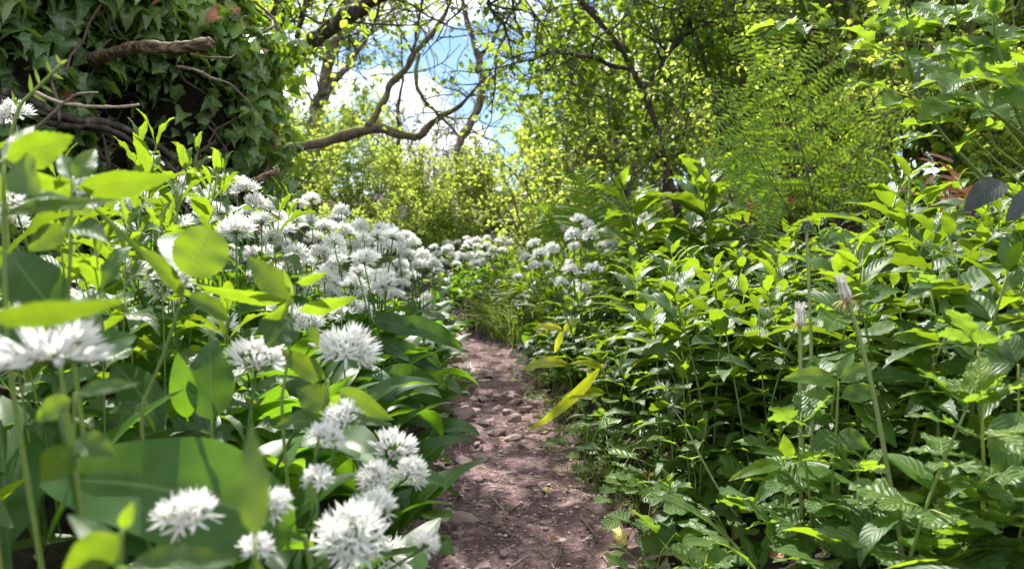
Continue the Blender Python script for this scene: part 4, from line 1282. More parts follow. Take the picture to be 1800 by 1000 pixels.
FL = [(1093, 967, .036, 'y', 'pale yellow fallen leaf standing on the soil at the right path edge'), (690, 858, .045, 'b', 'russet dead leaf under the white flowers at the left path edge'), (763, 717, .05, 'b', 'reddish brown curled leaf below the hanging garlic leaf'),
      (770, 731, .045, 'b', 'second russet leaf just below the curled one beside the stones'), (945, 713, .03, 'b', 'small red brown leaf on the moss at the right edge'), (803, 756, .022, 'y', 'small yellow leaf at the tip of a bent stalk on the path'),
      (968, 950, .022, 'b', 'dark curled scrap of leaf in the sunny path patch'), (1300, 945, .032, 'b', 'reddish dead leaf lying under the dandelion rosette'), (1345, 990, .035, 'b', 'orange brown dead leaf at the bottom between the rosettes'), (1640, 970, .05, 'b', 'brown dead leaf between the avens stems'),
      (1290, 650, .03, 'b', 'dark red dead leaf caught among the leafy stems'), (952, 765, .02, 'y', 'tiny yellow leaf scrap by the brick fragment'), (953, 865, .02, 'y', 'straw coloured leaf scrap in the sunny patch'), (985, 690, .03, 'y', 'yellowing leaf tip resting on the moss')]
fallen = []
for px, py, L, kd, lb in FL:
    q = drop(px, py)
    z = path_z(q[0], q[1]) + 0.008 if abs(side(q[0], q[1])) < 0.2 else q[2] + 0.008
    T = leafT(10, 4, ovate if kd == 'y' else lanc, 0.6, U(0.2, 0.6), U(0.8, 1.6), 0.03, 0.25, 0.08)
    a = U(0, 6.28)
    mb = MB()
    el = 0.9 if 'standing' in lb else U(0, .35)
    if 'standing' in lb:
        a = 1.9
    mb.inst(T, aim((math.cos(a) * math.cos(el), math.sin(a) * math.cos(el), math.sin(el)), (U(-.3, .3), -0.5, 1), L), np.zeros((1, 3)))
    o = mb.build('fallen_leaf', M_YELL if kd == 'y' else M_DEAD)
    o.location = (q[0], q[1], z)
    tag(o, lb, 'leaf', 'fallen leaves')

# ------------------------------------------------------------------ ivy-covered bank on the left
B0, B1 = np.array((-1.75, 0.75)), np.array((-0.96, 2.45))
BT = unit(B1 - B0)
BN = np.array((BT[1], -BT[0]))
BLEN = float(np.linalg.norm(B1 - B0))
BH = 1.5


def bank(u, v):
    """point and outward direction on the steep bank: u along, v up; the far end curls back"""
    u, v = np.asarray(u, float), np.asarray(v, float)
    e = np.maximum(u - 1.0, 0)                       # past the end: turn the corner
    a = np.minimum(e * 4.5, 1.9)
    base = B0[None] + (np.minimum(u, 1.0) * BLEN)[:, None] * BT[None]
    rr = 0.26
    nx = BN[0] * np.cos(a) + BT[0] * np.sin(a)
    ny = BN[1] * np.cos(a) + BT[1] * np.sin(a)
    cx = base[:, 0] - BN[0] * rr + nx * rr
    cy = base[:, 1] - BN[1] * rr + ny * rr
    cave = np.exp(-((u - 0.84) / 0.075) ** 2 - ((v - 0.36) / 0.11) ** 2)
    off = 0.10 * np.sin(v * 3.0) - 0.30 * v ** 3 * 0.4 - 0.34 * cave + 0.10 * np.exp(-((v - 0.62) / 0.12) ** 2) - 0.22 * (v - 0.1) * (u < 2)
    off = off + 0.07 * fbm(u * 9, v * 6, 3, 41)
    z = 0.22 + 0.2 * (1 - np.minimum(u, 1)) + v * BH
    return np.stack([cx + nx * off, cy + ny * off, z], -1), np.stack([nx, ny, np.full_like(nx, 0.22)], -1), cave


ug, vg = np.meshgrid(np.linspace(0, 1.42, 110), np.linspace(-0.1, 1.0, 60), indexing='xy')
pb_, _, _ = bank(ug.ravel(), vg.ravel())
pb_ = pb_.reshape(ug.shape + (3,))
back = pb_[-1] + np.array((-0.9, 0.6, 0.15))
pb_ = np.concatenate([pb_, back[None]], 0)
V, Fq = grid(pb_[..., 0], pb_[..., 1], pb_[..., 2])
mb = MB()
mb.add(V, Fq)
tag(mb.build('earth_bank', M_SOIL), 'steep dark earth bank behind the ivy', kind='structure')


def ivy(label, u0, u1, v0, v1, n, s0, s1, bright=0.0, nv=9):
    p0, _, _ = bank(np.array([(u0 + u1) / 2]), np.array([0.0]))
    root = thing('ivy', p0[0], label, 'ivy', 'ivy over the left bank')
    u, v = rng.uniform(u0, u1, n), rng.uniform(v0, v1, n)
    p, nn, cave = bank(u, v)
    keep = rng.random(n) > 0.82 * np.minimum(1, cave * 1.9)
    u, v, p, nn = u[keep], v[keep], p[keep], nn[keep]
    n = len(u)
    clump = np.clip(0.5 + 1.5 * fbm(u * 14, v * 12, 2, 51), 0, 1)
    p = p + unit(nn) * (0.01 + (0.10 + 0.10 * (u > 0.9)) * clump * rng.random(n))[:, None]
    d = np.stack([rng.normal(0, .8, n), rng.normal(0, .8, n), rng.normal(-0.6, 0.4, n)], -1) + nn * 0.5
    nr = nn * 0.9 + np.stack([rng.normal(0, .6, n), rng.normal(0, .6, n), rng.uniform(0.1, 1.8, n)], -1)
    sz = rng.uniform(s0, s1, n) * rng.uniform(0.5, 1.1, n)
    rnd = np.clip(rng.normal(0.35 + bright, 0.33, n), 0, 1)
    mb = MB()
    pick = rng.integers(4, size=n)
    for k in range(4):
        q = pick == k
        mb.inst(IVY_T[k], aim(d[q], nr[q], sz[q]), p[q], 0, rnd[q])
    q = np.nonzero(rng.random(n) < 0.02)[0]
    mb.inst(IVY_T[1], aim(d[q], nr[q], sz[q] * 0.8), p[q] + unit(nn[q]) * 0.02, 1)
    for k in np.nonzero(rng.random(n) < 0.12)[0]:          # leaf stalks
        mb.tube([p[k], p[k] - unit(nn[k]) * 0.03 + np.array((0, 0, 0.012)), p[k] - unit(nn[k]) * 0.06 + np.array((U(-.02, .02), 0, 0.0))], 0.0011, 3, 2)
    mb.build('foliage', [M_IVY, M_DEAD, M_STEM], root, p0[0])
    for k in range(nv):
        a, b = U(u0, u1), U(max(v0, 0.0), v0 + (v1 - v0) * 0.4)
        us = a + np.cumsum(rng.normal(0, 0.018, 16))
        vs = b + np.linspace(0, U(0.25, 0.5), 16)
        q, n2, _ = bank(us, np.minimum(vs, 1))
        mb = MB()
        mb.tube(q + unit(n2) * (U(0.02, 0.10) + 0.02 * np.sin(np.arange(16) * 0.7)[:, None]), np.linspace(0.0055, 0.002, 16), 5)
        mb.build('vine', M_TWIG, root, p0[0])
    return root


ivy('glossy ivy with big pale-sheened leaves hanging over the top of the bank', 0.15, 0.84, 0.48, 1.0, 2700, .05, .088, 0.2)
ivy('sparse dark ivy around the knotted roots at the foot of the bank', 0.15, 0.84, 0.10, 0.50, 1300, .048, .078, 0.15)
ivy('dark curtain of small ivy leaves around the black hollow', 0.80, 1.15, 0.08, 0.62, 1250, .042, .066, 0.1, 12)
ivy('ivy climbing up beside the dark tree limb with sunlit leaves at its edge', 0.82, 1.38, 0.52, 1.0, 1700, .045, .07, 0.45)  # higher bright: paler leaf colour stands in for sun through the leaves


def stick(name, pts, w0, w1, mat, label, cat, sides=10, wob=0.004, k=1, Y=None):
    q = np.array([P(*p) for p in pts])
    t = np.linspace(0, 1, 8 * len(q))
    c = np.linspace(0, 1, len(q))
    sm = np.stack([np.interp(t, c, q[:, i]) for i in range(3)], -1)
    for _ in range(4):
        sm[1:-1] = (sm[:-2] + sm[1:-1] * 2 + sm[2:]) / 4
    mb = MB()
    for j in range(k):
        off = rng.normal(0, 1, 3) * (w0 * 0.9 if k > 1 else 0)
        ph = U(0, 6)
        w_ = np.cumsum(rng.normal(0, wob, (len(t), 3)), 0) * 0.6
        rad = np.linspace(w0, w1, len(t)) * (1 + 0.10 * np.sin(t * 31 + ph) + 0.06 * np.sin(t * 77)) * (1 if k == 1 else U(.35, .7))
        mb.tube(sm + off + w_ + (np.stack([np.sin(t * 9 + ph), np.cos(t * 7 + ph), np.sin(t * 8 + 2 * ph)], -1) * (w0 * 0.5) if k > 1 else 0), rad, sides)
    o = mb.build(name, mat, None, sm[0])
    o.location = sm[0]
    return tag(o, label, cat)


stick('broken_branch', [(150, 108, 2.0), (212, 90, 1.88), (250, 79, 1.8), (300, 83, 1.78), (345, 80, 1.76), (374, 74, 1.75)], 0.016, 0.014, M_DRY, 'thick broken brown branch stub jutting from the ivy', 'branch', 14, 0.0006)
stick('root', [(-30, 172, 1.72), (40, 186, 1.78), (110, 208, 1.85), (190, 224, 1.94), (250, 266, 2.03), (312, 308, 2.1)], 0.015, 0.010, M_BARK, 'bundle of knotted brown roots along the foot of the ivy bank', 'root', 8, 0.002, 7)
stick('dead_twig', [(62, 163, 1.5), (100, 180, 1.5), (150, 189, 1.5), (205, 190, 1.5), (242, 186, 1.5)], 0.0038, 0.0028, M_PALETW, 'thin pale bare twig lying across the ivy roots', 'twig', 8, 0.0006)
stick('dead_twig', [(62, 228, 1.5), (85, 205, 1.5), (110, 182, 1.5), (135, 163, 1.5), (170, 160, 1.55)], 0.004, 0.002, M_TWIG, 'thin brown twig rising steeply across the ivy roots', 'twig', 8, 0.0008)
stick('dead_twig', [(312, 118, 1.75), (350, 125, 1.74), (372, 140, 1.74), (405, 150, 1.75), (430, 172, 1.78), (450, 195, 1.8)], 0.0042, 0.002, M_TWIG, 'bent woody ivy stem hanging across the dark hollow', 'stem', 8, 0.001)
stick('dead_twig', [(335, 95, 1.76), (365, 100, 1.75), (400, 100, 1.76), (412, 95, 1.78)], 0.003, 0.002, M_TWIG, 'short twig right of the broken branch stub', 'twig', 8, 0.001)
stick('dead_twig', [(515, 340, 2.6), (540, 310, 2.6), (568, 280, 2.6)], 0.0035, 0.002, M_TWIG, 'straight thin twig sticking up right of the ivy', 'twig', 6, 0.0004)
stick('dead_branch', [(440, 320, 1.95), (470, 308, 1.92), (490, 300, 1.9)], 0.010, 0.007, M_DRY, 'short dark dead branch end at the foot of the ivy curtain', 'branch', 8, 0.001)


# ------------------------------------------------------------------ trees and thicket: branching woody plants
def interp(pts, f):
    c = np.linspace(0, 1, len(pts))
    return np.array([np.interp(f, c, pts[:, i]) for i in range(3)])


def twigs(mb, pts, r0, n, L, depth, out, g, up=0.25, nleaf=6, wig=0.35, t0=0.25, nsub=5, mi=0):
    """side shoots along pts; leaf places go to `out` as (point, direction)"""
    ax = unit(np.diff(pts, axis=0))
    for _ in range(n):
        f = g.uniform(t0, 1.0)
        p = interp(pts, f)
        tdir = ax[min(len(ax) - 1, int(f * len(ax)))]
        d = unit(g.normal(0, 1, 3) + tdir * 0.9 + np.array((0, 0, up)))
        ns = 6 if depth else 4
        LL = L * g.uniform(0.5, 1.2)
        st = [p]
        for k in range(ns):
            d = unit(d + g.normal(0, wig, 3) * 0.6 + np.array((0, 0, 0.04)))
            st.append(st[-1] + d * LL / ns)
        st = np.array(st)
        rad = min(r0 * 0.55, 0.0028 + 0.008 * LL)
        mb.tube(st, np.linspace(rad, rad * 0.35, ns + 1), 5 if depth else 3, mi)
        if depth:
            twigs(mb, st, rad, nsub, L * 0.48, depth - 1, out, g, up, nleaf, wig, 0.15, nsub, mi)
        if depth == 0 or g.random() < 0.5:
            for k in range(nleaf):
                q = interp(st, g.uniform(0.25, 1))
                out.append(np.concatenate([q, unit(g.normal(0, 1, 3) + d * 0.8 + np.array((0, 0, -0.25)))]))


def leaves_of(out, size, lib, g, mat, droop=0.0):
    mb = MB()
    if not out:
        return mb
    a = np.array(out)
    p, d = a[:, :3], a[:, 3:]
    n = len(p)
    nr = np.stack([g.normal(0, .55, n), g.normal(0, .55, n), np.ones(n)], -1)
    sz = size * g.uniform(0.55, 1.2, n)
    pick = g.integers(len(lib), size=n)
    rnd = np.clip(g.normal(0.5, 0.25, n) + 0.5 * fbm(p[:, 0] * 2, p[:, 2] * 2 + p[:, 1], 2, 5), 0, 1)
    for k, T in enumerate(lib):
        q = pick == k
        mb.inst(T, aim(d[q], nr[q], sz[q]), p[q] + d[q] * size * 0.25, 0, rnd[q])
    return mb


def shrub(H, spread, nstem, ntw, nsub, nleaf, lsize, lib, lmat, bark, seed, low=0.15, arch=0.0, r0=0.012, Lt=0.45):
    g = np.random.default_rng(seed)
    wood, out = MB(), []
    for s_i in range(nstem):
        a = g.uniform(0, 6.28)
        b = np.array((math.cos(a) * spread * 0.12, math.sin(a) * spread * 0.12, -0.02))
        k = g.uniform(0.35, 1.0)
        h = H * g.uniform(0.65, 1.0)
        t = np.linspace(0, 1, 9)
        r_ = spread * k * (0.12 + 0.88 * t ** (1.5 - 0.4 * arch))
        zz = h * (t - arch * 0.35 * t ** 3)
        pts = np.stack([np.cos(a) * r_ + g.normal(0, .02 * H, 9) * t, np.sin(a) * r_ + g.normal(0, .02 * H, 9) * t, zz], -1)
        pts[0] = b
        wood.tube(pts, np.linspace(r0, r0 * 0.3, 9) * g.uniform(.8, 1.3), 6)
        twigs(wood, pts, r0, ntw, Lt * H * 0.5, 1, out, g, 0.2, nleaf, 0.4, low, nsub)
    return wood.mesh('branches', bark), leaves_of(out, lsize, lib, g, lmat).mesh('crown', lmat), len(out)


HZ = [shrub(2.3, 0.95, 9, 10, 5, 6, 0.05, HAZ_T, M_HAZEL, M_TWIG, 100 + k, 0.10, 0.3, 0.008) for k in range(4)]
HZB = [shrub(1.5, 0.75, 9, 9, 5, 5, 0.042, TREE_T, M_BUSH, M_TWIG, 120 + k, 0.08, 0.4, 0.008) for k in range(2)]
DENSE = [shrub(1.15, 0.72, 12, 12, 6, 7, 0.036, TREE_T, M_BUSH, M_TWIG, 140 + k, 0.05, 0.5, 0.007) for k in range(2)]
BARE = shrub(1.5, 0.6, 16, 14, 5, 1, 0.022, TREE_S, M_TREE, M_PALEB, 160, 0.2, 0.1, 0.007)
BIGT = [shrub(6.5, 2.6, 8, 14, 6, 7, 0.13, TREE_S, M_TREE, M_PALEB, 180 + k, 0.22, 0.2, 0.07) for k in range(3)]


def bush(name, lib, k, x, y, rz, s, label, cat, group, dz=0.0):
    v = lib[k] if isinstance(lib, list) else lib
    return put(name, (('branches', v[0]), ('crown', v[1])), (x, y, G(x, y) - 0.03 + dz), rz, s, label, cat, group)


thick = 'shrubs of the right hand thicket'
for i, (x, y, k, s, lb) in enumerate((
        (1.45, 4.25, 0, 1.0, 'leafy hazel with dark twigs behind the left edge of the lacy bracken'), (2.05, 3.75, 1, 1.0, 'hazel shrub directly behind the bracken fronds'), (2.7, 3.1, 2, 1.05, 'hazel shrub behind the bramble canes at the right edge'),
        (0.62, 4.5, 3, 1.05, 'hazel shrub with backlit leaves right of the blue sky gap'), (1.45, 4.3, 2, 1.2, 'tall hazel filling the shadowed middle of the thicket'), (2.6, 3.9, 0, 1.25, 'tall hazel at the far right behind the brambles'),
        (2.05, 5.2, 1, 1.4, 'tall pale hazel deep in the thicket'), (0.95, 6.2, 0, 1.3, 'distant hazel at the left end of the thicket'), (3.4, 5.2, 3, 1.5, 'tallest hazel at the back right of the thicket'), (0.42, 5.7, 1, 0.75, 'low hazel above the white garlic drift right of the path'))):
    bush('hazel', HZ, k, x, y, i * 2.1, s, lb, 'shrub', thick)
for i, (x, y, k, s, lb) in enumerate((
        (0.42, 3.75, 0, 0.75, 'small bright shrub above the right hand garlic flowers'), (1.05, 3.1, 1, 0.6, 'low bright shrub behind the tall leafy shoots'), (0.2, 4.9, 1, 0.75, 'yellow green shrub at the right side of the sky gap'), (1.3, 2.9, 0, 0.5, 'low shrub in shade left of the bracken'))):
    bush('young_shrub', HZB, k, x, y, 1 + i * 1.7, s, lb, 'shrub', thick)
for i, (x, y, k, s, lb) in enumerate((
        (-0.80, 6.6, 0, 0.8, 'dense yellow green bush at the end of the path'), (-0.15, 6.9, 1, 0.75, 'dense bush right of the one closing off the path'), (-1.45, 7.0, 1, 0.92, 'dense bush left of the one closing off the path'), (-2.3, 8.0, 0, 1.35, 'larger green bush behind the flower drift near the ivy'),
        (-0.62, 5.9, 1, 0.62, 'low bush just beyond the flower drift at the path end'), (-1.25, 5.8, 0, 0.6, 'low bush beyond the drift, left of the other low one'),
        (0.5, 7.4, 0, 1.2, 'dense bush at the foot of the thicket right of the path end'))):
    bush('dense_bush', DENSE, k, x, y, i * 1.3, s, lb, 'bush', 'dense bushes at the end of the path')
for i, (x, y, k, s, lb) in enumerate(((1.95, 2.75, 0, 0.72, 'low dense bush behind the bramble canes, nearest to the bracken'), (2.35, 2.6, 1, 0.85, 'low dense bush right of the canes at the picture edge'), (2.75, 3.1, 0, 1.1, 'dense bush behind the low one at the right edge'),
        (2.15, 3.4, 1, 1.1, 'dense bush in the gap between the bracken and the canes'))):
    bush('dense_bush', DENSE, k, x, y, 2 + i * 1.1, s, lb, 'bush', 'dense bushes behind the brambles')
bush('bare_shrub', BARE, 0, -0.85, 7.9, 0.4, 0.95, 'pinkish twiggy shrub with hardly any leaves under the white cloud', 'shrub', None)
for i, (x, y, k, s, lb) in enumerate((
        (-5.6, 11.5, 0, 0.85, 'pale tree beyond the mossy branch near the ivy'), (-7.6, 12.0, 1, 1.0, 'tree behind the ivy bank hidden but for its top'), (3.2, 13.0, 2, 0.8, 'tree behind the left end of the thicket'), (5.2, 11.0, 0, 1.0, 'tree behind the middle of the thicket'),
        (8.2, 11.5, 1, 1.05, 'tree behind the brambles on the right'), (-3.4, 19, 2, 0.42, 'far tree low between the mossy branch and the bushes'), (1.4, 20, 1, 0.45, 'far tree low right of the twiggy shrub'), (-9, 20, 0, 1.2, 'far tree on the left'), (5.5, 19, 2, 1.2, 'far tree behind the thicket'))):
    bush('tree', BIGT, k, x, y, i * 1.9, s, lb, 'tree', 'trees in the background')
for i, (x, y, s) in enumerate(((-3.0, 10.5, 1.7), (-1.6, 10.8, 0.75), (-0.5, 11.0, 0.65), (0.7, 10.5, 0.95), (2.0, 9.5, 1.9), (-4.4, 9.0, 2.0), (3.4, 8.5, 2.2))):
    bush('dense_bush', DENSE, i % 2, x, y, i * 0.9, s, ('hedge-like bush far behind the mossy branch', 'hedge-like bush far behind, left below the twiggy shrub', 'hedge-like bush far behind the twiggy shrub', 'hedge-like bush far behind right of the twiggy shrub', 'far bush behind the left end of the thicket', 'far bush behind the ivy bank', 'far bush behind the thicket')[i], 'bush', 'hedge-like bushes in the distance')


def limb_tree(name, label, base, limbs, mat, tw, leaf, seed, leafmat, lib, group=None):
    """limbs: list of photo-space polylines [(px, py, Y, radius)]; the first starts at the ground"""
    g = np.random.default_rng(seed)
    root = thing(name, base, label, 'tree', group)
    wood, out = MB(), []
    for li, lm in enumerate(limbs):
        q = np.array([P(a, b, c) for a, b, c, r_ in lm])
        rr = np.array([r_ for *_, r_ in lm])
        if li == 0:
            q = np.concatenate([[np.array(base) - (0, 0, 0.05)], q])
            rr = np.concatenate([[rr[0] * 1.5], rr])
        t = np.linspace(0, 1, 7 * len(q))
        c = np.linspace(0, 1, len(q))
        sm = np.stack([np.interp(t, c, q[:, i]) for i in range(3)], -1)
        rad = np.interp(t, c, rr)
        for _ in range(5):
            sm[1:-1] = (sm[:-2] + sm[1:-1] * 2 + sm[2:]) / 4
        sm = sm + np.stack([fbm(t * 14 + li * 9, t * 0 + i * 3.1, 2, 60 + seed) for i in range(3)], -1) * rad[:, None] * 1.1
        wood.tube(sm, rad * (1 + 0.1 * np.sin(t * 40 + li) + 0.07 * np.sin(t * 97)), 12 if rad.max() > 0.02 else 7)
        n_, L_, d_, nl_, ns_ = tw[li] if isinstance(tw, list) else tw
        if n_:
            twigs(wood, sm, rad.mean(), n_, L_, d_, out, g, 0.25, nl_, 0.5, 0.25, ns_)
    wood.build('trunk', mat, root, base)
    leaves_of(out, leaf, lib, g, leafmat).build('crown', leafmat, root, base)
    return root


def at3(x, y, z, r):
    return (*px_of((x, y, z)), y, r)


bA = (-1.55, 4.1, G(-1.55, 4.1))
limb_tree('tree', 'leaning tree with a thick dark limb rising right above the ivy', bA,
          [[(430, 330, 4.0, .06), (462, 215, 3.9, .05), (482, 158, 3.9, .045), (500, 115, 3.9, .044), (532, 80, 3.9, .043), (585, 50, 3.9, .042), (622, 22, 3.9, .04), (670, -8, 3.8, .038), (760, -60, 3.7, .03), (860, -110, 3.6, .02)],
           [(505, 118, 3.6, .014), (515, 110, 3.6, .013), (525, 60, 3.5, .012), (540, 0, 3.5, .011), (548, -60, 3.4, .01)],
           [(480, 165, 3.9, .03), (450, 100, 3.8, .022), (440, 20, 3.7, .018), (430, -80, 3.6, .012)],
           [(470, 200, 3.95, .04), (480, 20, 4.0, .035), (520, -200, 4.0, .03), (560, -420, 3.9, .022), (640, -640, 3.8, .012)], [(500, -120, 4.0, .022), (600, -260, 3.7, .016), (700, -380, 3.4, .01)], [(520, -220, 4.0, .02), (440, -420, 3.8, .014), (380, -600, 3.6, .008)], [at3(-1.25, 3.9, 1.35, .02), at3(-1.05, 3.75, 2.2, .017), at3(-.78, 3.4, 2.55, .013), at3(-.63, 2.8, 2.65, .009), at3(-.57, 2.2, 2.6, .005)], [at3(-.78, 3.4, 2.55, .01), at3(-.70, 4.2, 2.65, .008), at3(-.78, 5.0, 2.6, .005)]],  # these upper limbs, mostly out of view, are added to dapple the path
          M_BARK, [(18, 0.7, 1, 3, 5), (10, 0.4, 1, 4, 5), (18, 0.6, 1, 5, 5), (7, 0.6, 1, 4, 5), (6, 0.5, 1, 4, 5), (0, 0.7, 1, 6, 6), (26, 0.34, 1, 6, 5), (16, 0.34, 1, 6, 5)], 0.05, 1, M_TREE, TREE_T)
bB = (-2.35, 5.6, G(-2.35, 5.6))
limb_tree('tree', 'tree with a long mossy sideways branch across the sky gap', bB,
          [[(400, 330, 5.5, 0.0555), (470, 285, 5.4, 0.0459), (530, 260, 5.3, 0.0407), (580, 246, 5.2, 0.0370), (625, 231, 5.2, 0.0407), (655, 226, 5.2, 0.0370), (700, 239, 5.2, 0.0318), (742, 243, 5.2, 0.0296), (750, 226, 5.2, 0.0252), (770, 206, 5.1, 0.0192), (802, 190, 5.1, 0.0148), (832, 164, 5.0, 0.0111), (850, 138, 5.0, 0.0074)],
           [(648, 228, 5.2, 0.0296), (668, 182, 5.25, 0.0252), (694, 142, 5.3, 0.0244), (726, 98, 5.3, 0.0222), (758, 62, 5.3, 0.0192), (782, 28, 5.3, 0.0148), (800, -20, 5.3, 0.0104)],
           [(734, 98, 5.2, 0.0148), (730, 150, 5.1, 0.0148), (742, 172, 5.1, 0.0133), (768, 200, 5.1, 0.0111), (790, 218, 5.1, 0.0096), (806, 240, 5.1, 0.0074)],
           [(728, 95, 5.3, 0.0133), (732, 55, 5.3, 0.0111), (742, 10, 5.2, 0.0089), (748, -40, 5.2, 0.0074)]],
          M_MOSSB, [(12, 0.45, 1, 1, 4), (12, 0.6, 1, 1, 5), (6, 0.35, 1, 1, 4), (8, 0.5, 1, 1, 5)], 0.04, 2, M_TREE, TREE_T)
bC = (-0.45, 7.2, G(-0.45, 7.2))
limb_tree('tree', 'slender reddish trunk leaning right of the white cloud', bC,
          [[(806, 330, 7.1, .045), (808, 262, 7.0, .042), (816, 232, 7.0, .04), (836, 200, 7.0, .038), (848, 160, 7.0, .035), (842, 105, 7.0, .03), (828, 55, 6.9, .026), (812, 0, 6.8, .02), (800, -60, 6.8, .015)],
           [(842, 165, 7.0, .02), (868, 135, 6.9, .016), (890, 120, 6.8, .01)], [(840, 110, 7.0, .018), (872, 60, 6.9, .014), (895, 0, 6.8, .01)]],
          M_PALEB, [(14, 0.7, 1, 1, 5), (6, 0.4, 1, 1, 4), (8, 0.5, 1, 1, 5)], 0.05, 3, M_TREE, TREE_T)
bD = (-2.75, 9.0, G(-2.75, 9.0))
limb_tree('tree', 'soft pale trunk rising behind the dark limb', bD,
          [[(520, 330, 9.0, .09), (548, 235, 9.0, .085), (560, 190, 9.0, .08), (576, 120, 9.0, .075), (590, 70, 9.0, .065), (606, 10, 9.0, .05), (620, -60, 9.0, .04)], [(566, 170, 9.0, .04), (610, 120, 8.8, .03), (650, 60, 8.6, .02), (680, 0, 8.5, .015)]],
          M_PALEB, [(38, 1.3, 1, 5, 6), (20, 0.9, 1, 5, 6)], 0.07, 4, M_TREE, TREE_S)
bE = (-1.3, 7.9, G(-1.3, 7.9))
limb_tree('tree', 'thin ivy-dark stem standing upright between the mossy branches', bE,
          [[(690, 330, 7.9, .02), (702, 250, 7.8, .02), (698, 200, 7.8, .018), (709, 140, 7.8, .013), (705, 60, 7.8, .008)]], M_BARK, [(10, 0.22, 1, 2, 3)], 0.04, 5, M_TREE, TREE_T)
bF = (0.95, 4.0, G(0.95, 4.0))
limb_tree('tree', 'thorn tree with dark crooked twigs hanging into the top of the sky gap', bF,
          [[(1180, 330, 4.0, .018), (1150, 200, 4.0, .016), (1090, 80, 3.9, .014), (1010, -10, 3.8, .014), (930, -60, 3.7, .02), (870, -40, 3.7, .013), (856, 4, 3.7, .009), (866, 26, 3.7, .008), (884, 38, 3.7, .007), (892, 66, 3.7, .006), (908, 78, 3.7, .004)],
           [(930, -60, 3.7, .011), (900, -10, 3.7, .009), (906, 40, 3.7, .006), (922, 70, 3.7, .004)], [(1120, 130, 4.0, .01), (1040, 100, 3.8, .014), (970, 90, 3.7, .009), (930, 110, 3.7, .005)],
           [(1130, 160, 4.0, .01), (1200, 60, 3.9, .015), (1260, -30, 3.8, .01)]],
          M_BARK, [(24, 0.5, 1, 3, 5), (6, 0.3, 1, 1, 4), (10, 0.45, 1, 4, 5), (18, 0.6, 1, 5, 6)], 0.042, 6, M_HAZEL, TREE_T)


# ------------------------------------------------------------------ ferns
PINN = leafT(4, 2, lambda t: (1 - t) ** 0.5 if t > 0.05 else 0.7, 0.5, 0.15, 0.35)
PINS = leafT(8, 2, lambda t: (1 - t) ** 0.55 if t > 0.03 else 0.6, 0.2, 0.2, 0.5, 0.12)


def frond(root, off, pts, bip=True, npin=17, width=0.42, n_dir=None, rnd=0.5):
    if bip:
        n_dir, rnd = np.array((U(-.35, .25), -0.8, U(0.35, 0.65))), U(0.45, 0.9)
    q = np.array([P(*p) for p in pts])
    t = np.linspace(0, 1, 40)
    c = np.linspace(0, 1, len(q))
    sm = np.stack([np.interp(t, c, q[:, i]) for i in range(3)], -1)
    for _ in range(8):
        sm[1:-1] = (sm[:-2] + sm[1:-1] * 2 + sm[2:]) / 4
    Lr = float(np.linalg.norm(np.diff(sm, axis=0), axis=1).sum())
    mb = MB()
    mb.tube(sm, np.linspace(0.0022, 0.0006, 40), 5, 1)
    for k in range(npin):
        f = 0.16 + 0.82 * (k / (npin - 1)) ** 0.9
        p = interp(sm, f)
        td = unit(interp(sm, min(1, f + .03)) - interp(sm, f - .03))
        nd = unit(n_dir if n_dir is not None else np.array((-.2, -0.8, 0.55)))
        x = unit(np.cross(td, nd))
        Lp = Lr * width * (math.sin(math.pi * min(1, (0.22 + 0.78 * f) ** 1.0)) ** 0.8) * (1.15 - f * 0.5)
        for s in (1, -1):
            d = unit(x * s * 1.0 + td * 0.42 + np.array((0, 0, U(-.15, .1))))
            if not bip:
                mb.inst(PINS, aim(d, nd + np.array((U(-.2, .2), U(-.2, .2), .2)), Lp), p[None], 0, [rnd + U(-.2, .2)])
                continue
            m_ = max(4, int(Lp / 0.0125))
            ss = (np.arange(m_) + 0.6) / m_
            sag = -0.12 * Lp * ss ** 2
            pp = p[None] + d[None] * (ss * Lp)[:, None] + np.stack([0 * ss, 0 * ss, sag], -1)
            mb.tube(np.concatenate([p[None], pp[::3], pp[-1:]]), 0.0005, 3, 1)
            px_ = unit(np.cross(d, nd))
            size = 0.0185 * (1.08 - ss) ** 0.6 * (0.35 + 0.65 * min(1, Lp / 0.14)) + 0.003
            for s2_ in (1, -1):
                dd = unit(px_[None] * s2_ + d[None] * 0.35 + rng.normal(0, .06, (m_, 3)))
                mb.inst(PINN, aim(dd, np.repeat(nd[None], m_, 0) + rng.normal(0, .15, (m_, 3)), size), pp, 0, np.clip(rnd + rng.normal(0, .15, m_), 0, 1))
    mb.build('frond', [M_FERN, M_DARKH], root, off)


def fern(name, label, base, fr, **kw):
    b = np.array((base[0], base[1], G(base[0], base[1]) - 0.01))
    root = thing(name, b, label, 'fern', 'ferns')
    for f_ in fr:
        frond(root, b, f_, **kw)


pbx = P(1420, 400, 1.9)
fern('bracken', 'large lacy bracken with arching fronds above the leafy plants', (pbx[0], pbx[1]),
     [[(1440, 400, 1.9), (1415, 280, 1.85), (1385, 170, 1.8), (1340, 105, 1.75), (1285, 85, 1.7)], [(1400, 390, 1.85), (1345, 300, 1.75), (1300, 225, 1.7), (1240, 140, 1.65)], [(1410, 390, 1.9), (1340, 340, 1.85), (1285, 300, 1.75), (1245, 290, 1.7)]], npin=11, rnd=0.6)
fern('bracken', 'second lacy bracken spreading right towards the brambles', (pbx[0] + 0.1, pbx[1] + 0.05),
     [[(1450, 400, 1.95), (1430, 250, 1.95), (1420, 140, 1.95), (1400, 80, 1.95)], [(1450, 400, 1.95), (1490, 290, 1.95), (1540, 210, 1.9), (1600, 180, 1.9)], [(1445, 400, 1.95), (1470, 340, 1.9), (1540, 310, 1.85), (1600, 330, 1.8)]], npin=11, rnd=0.6)
q = P(985, 440, 2.7)
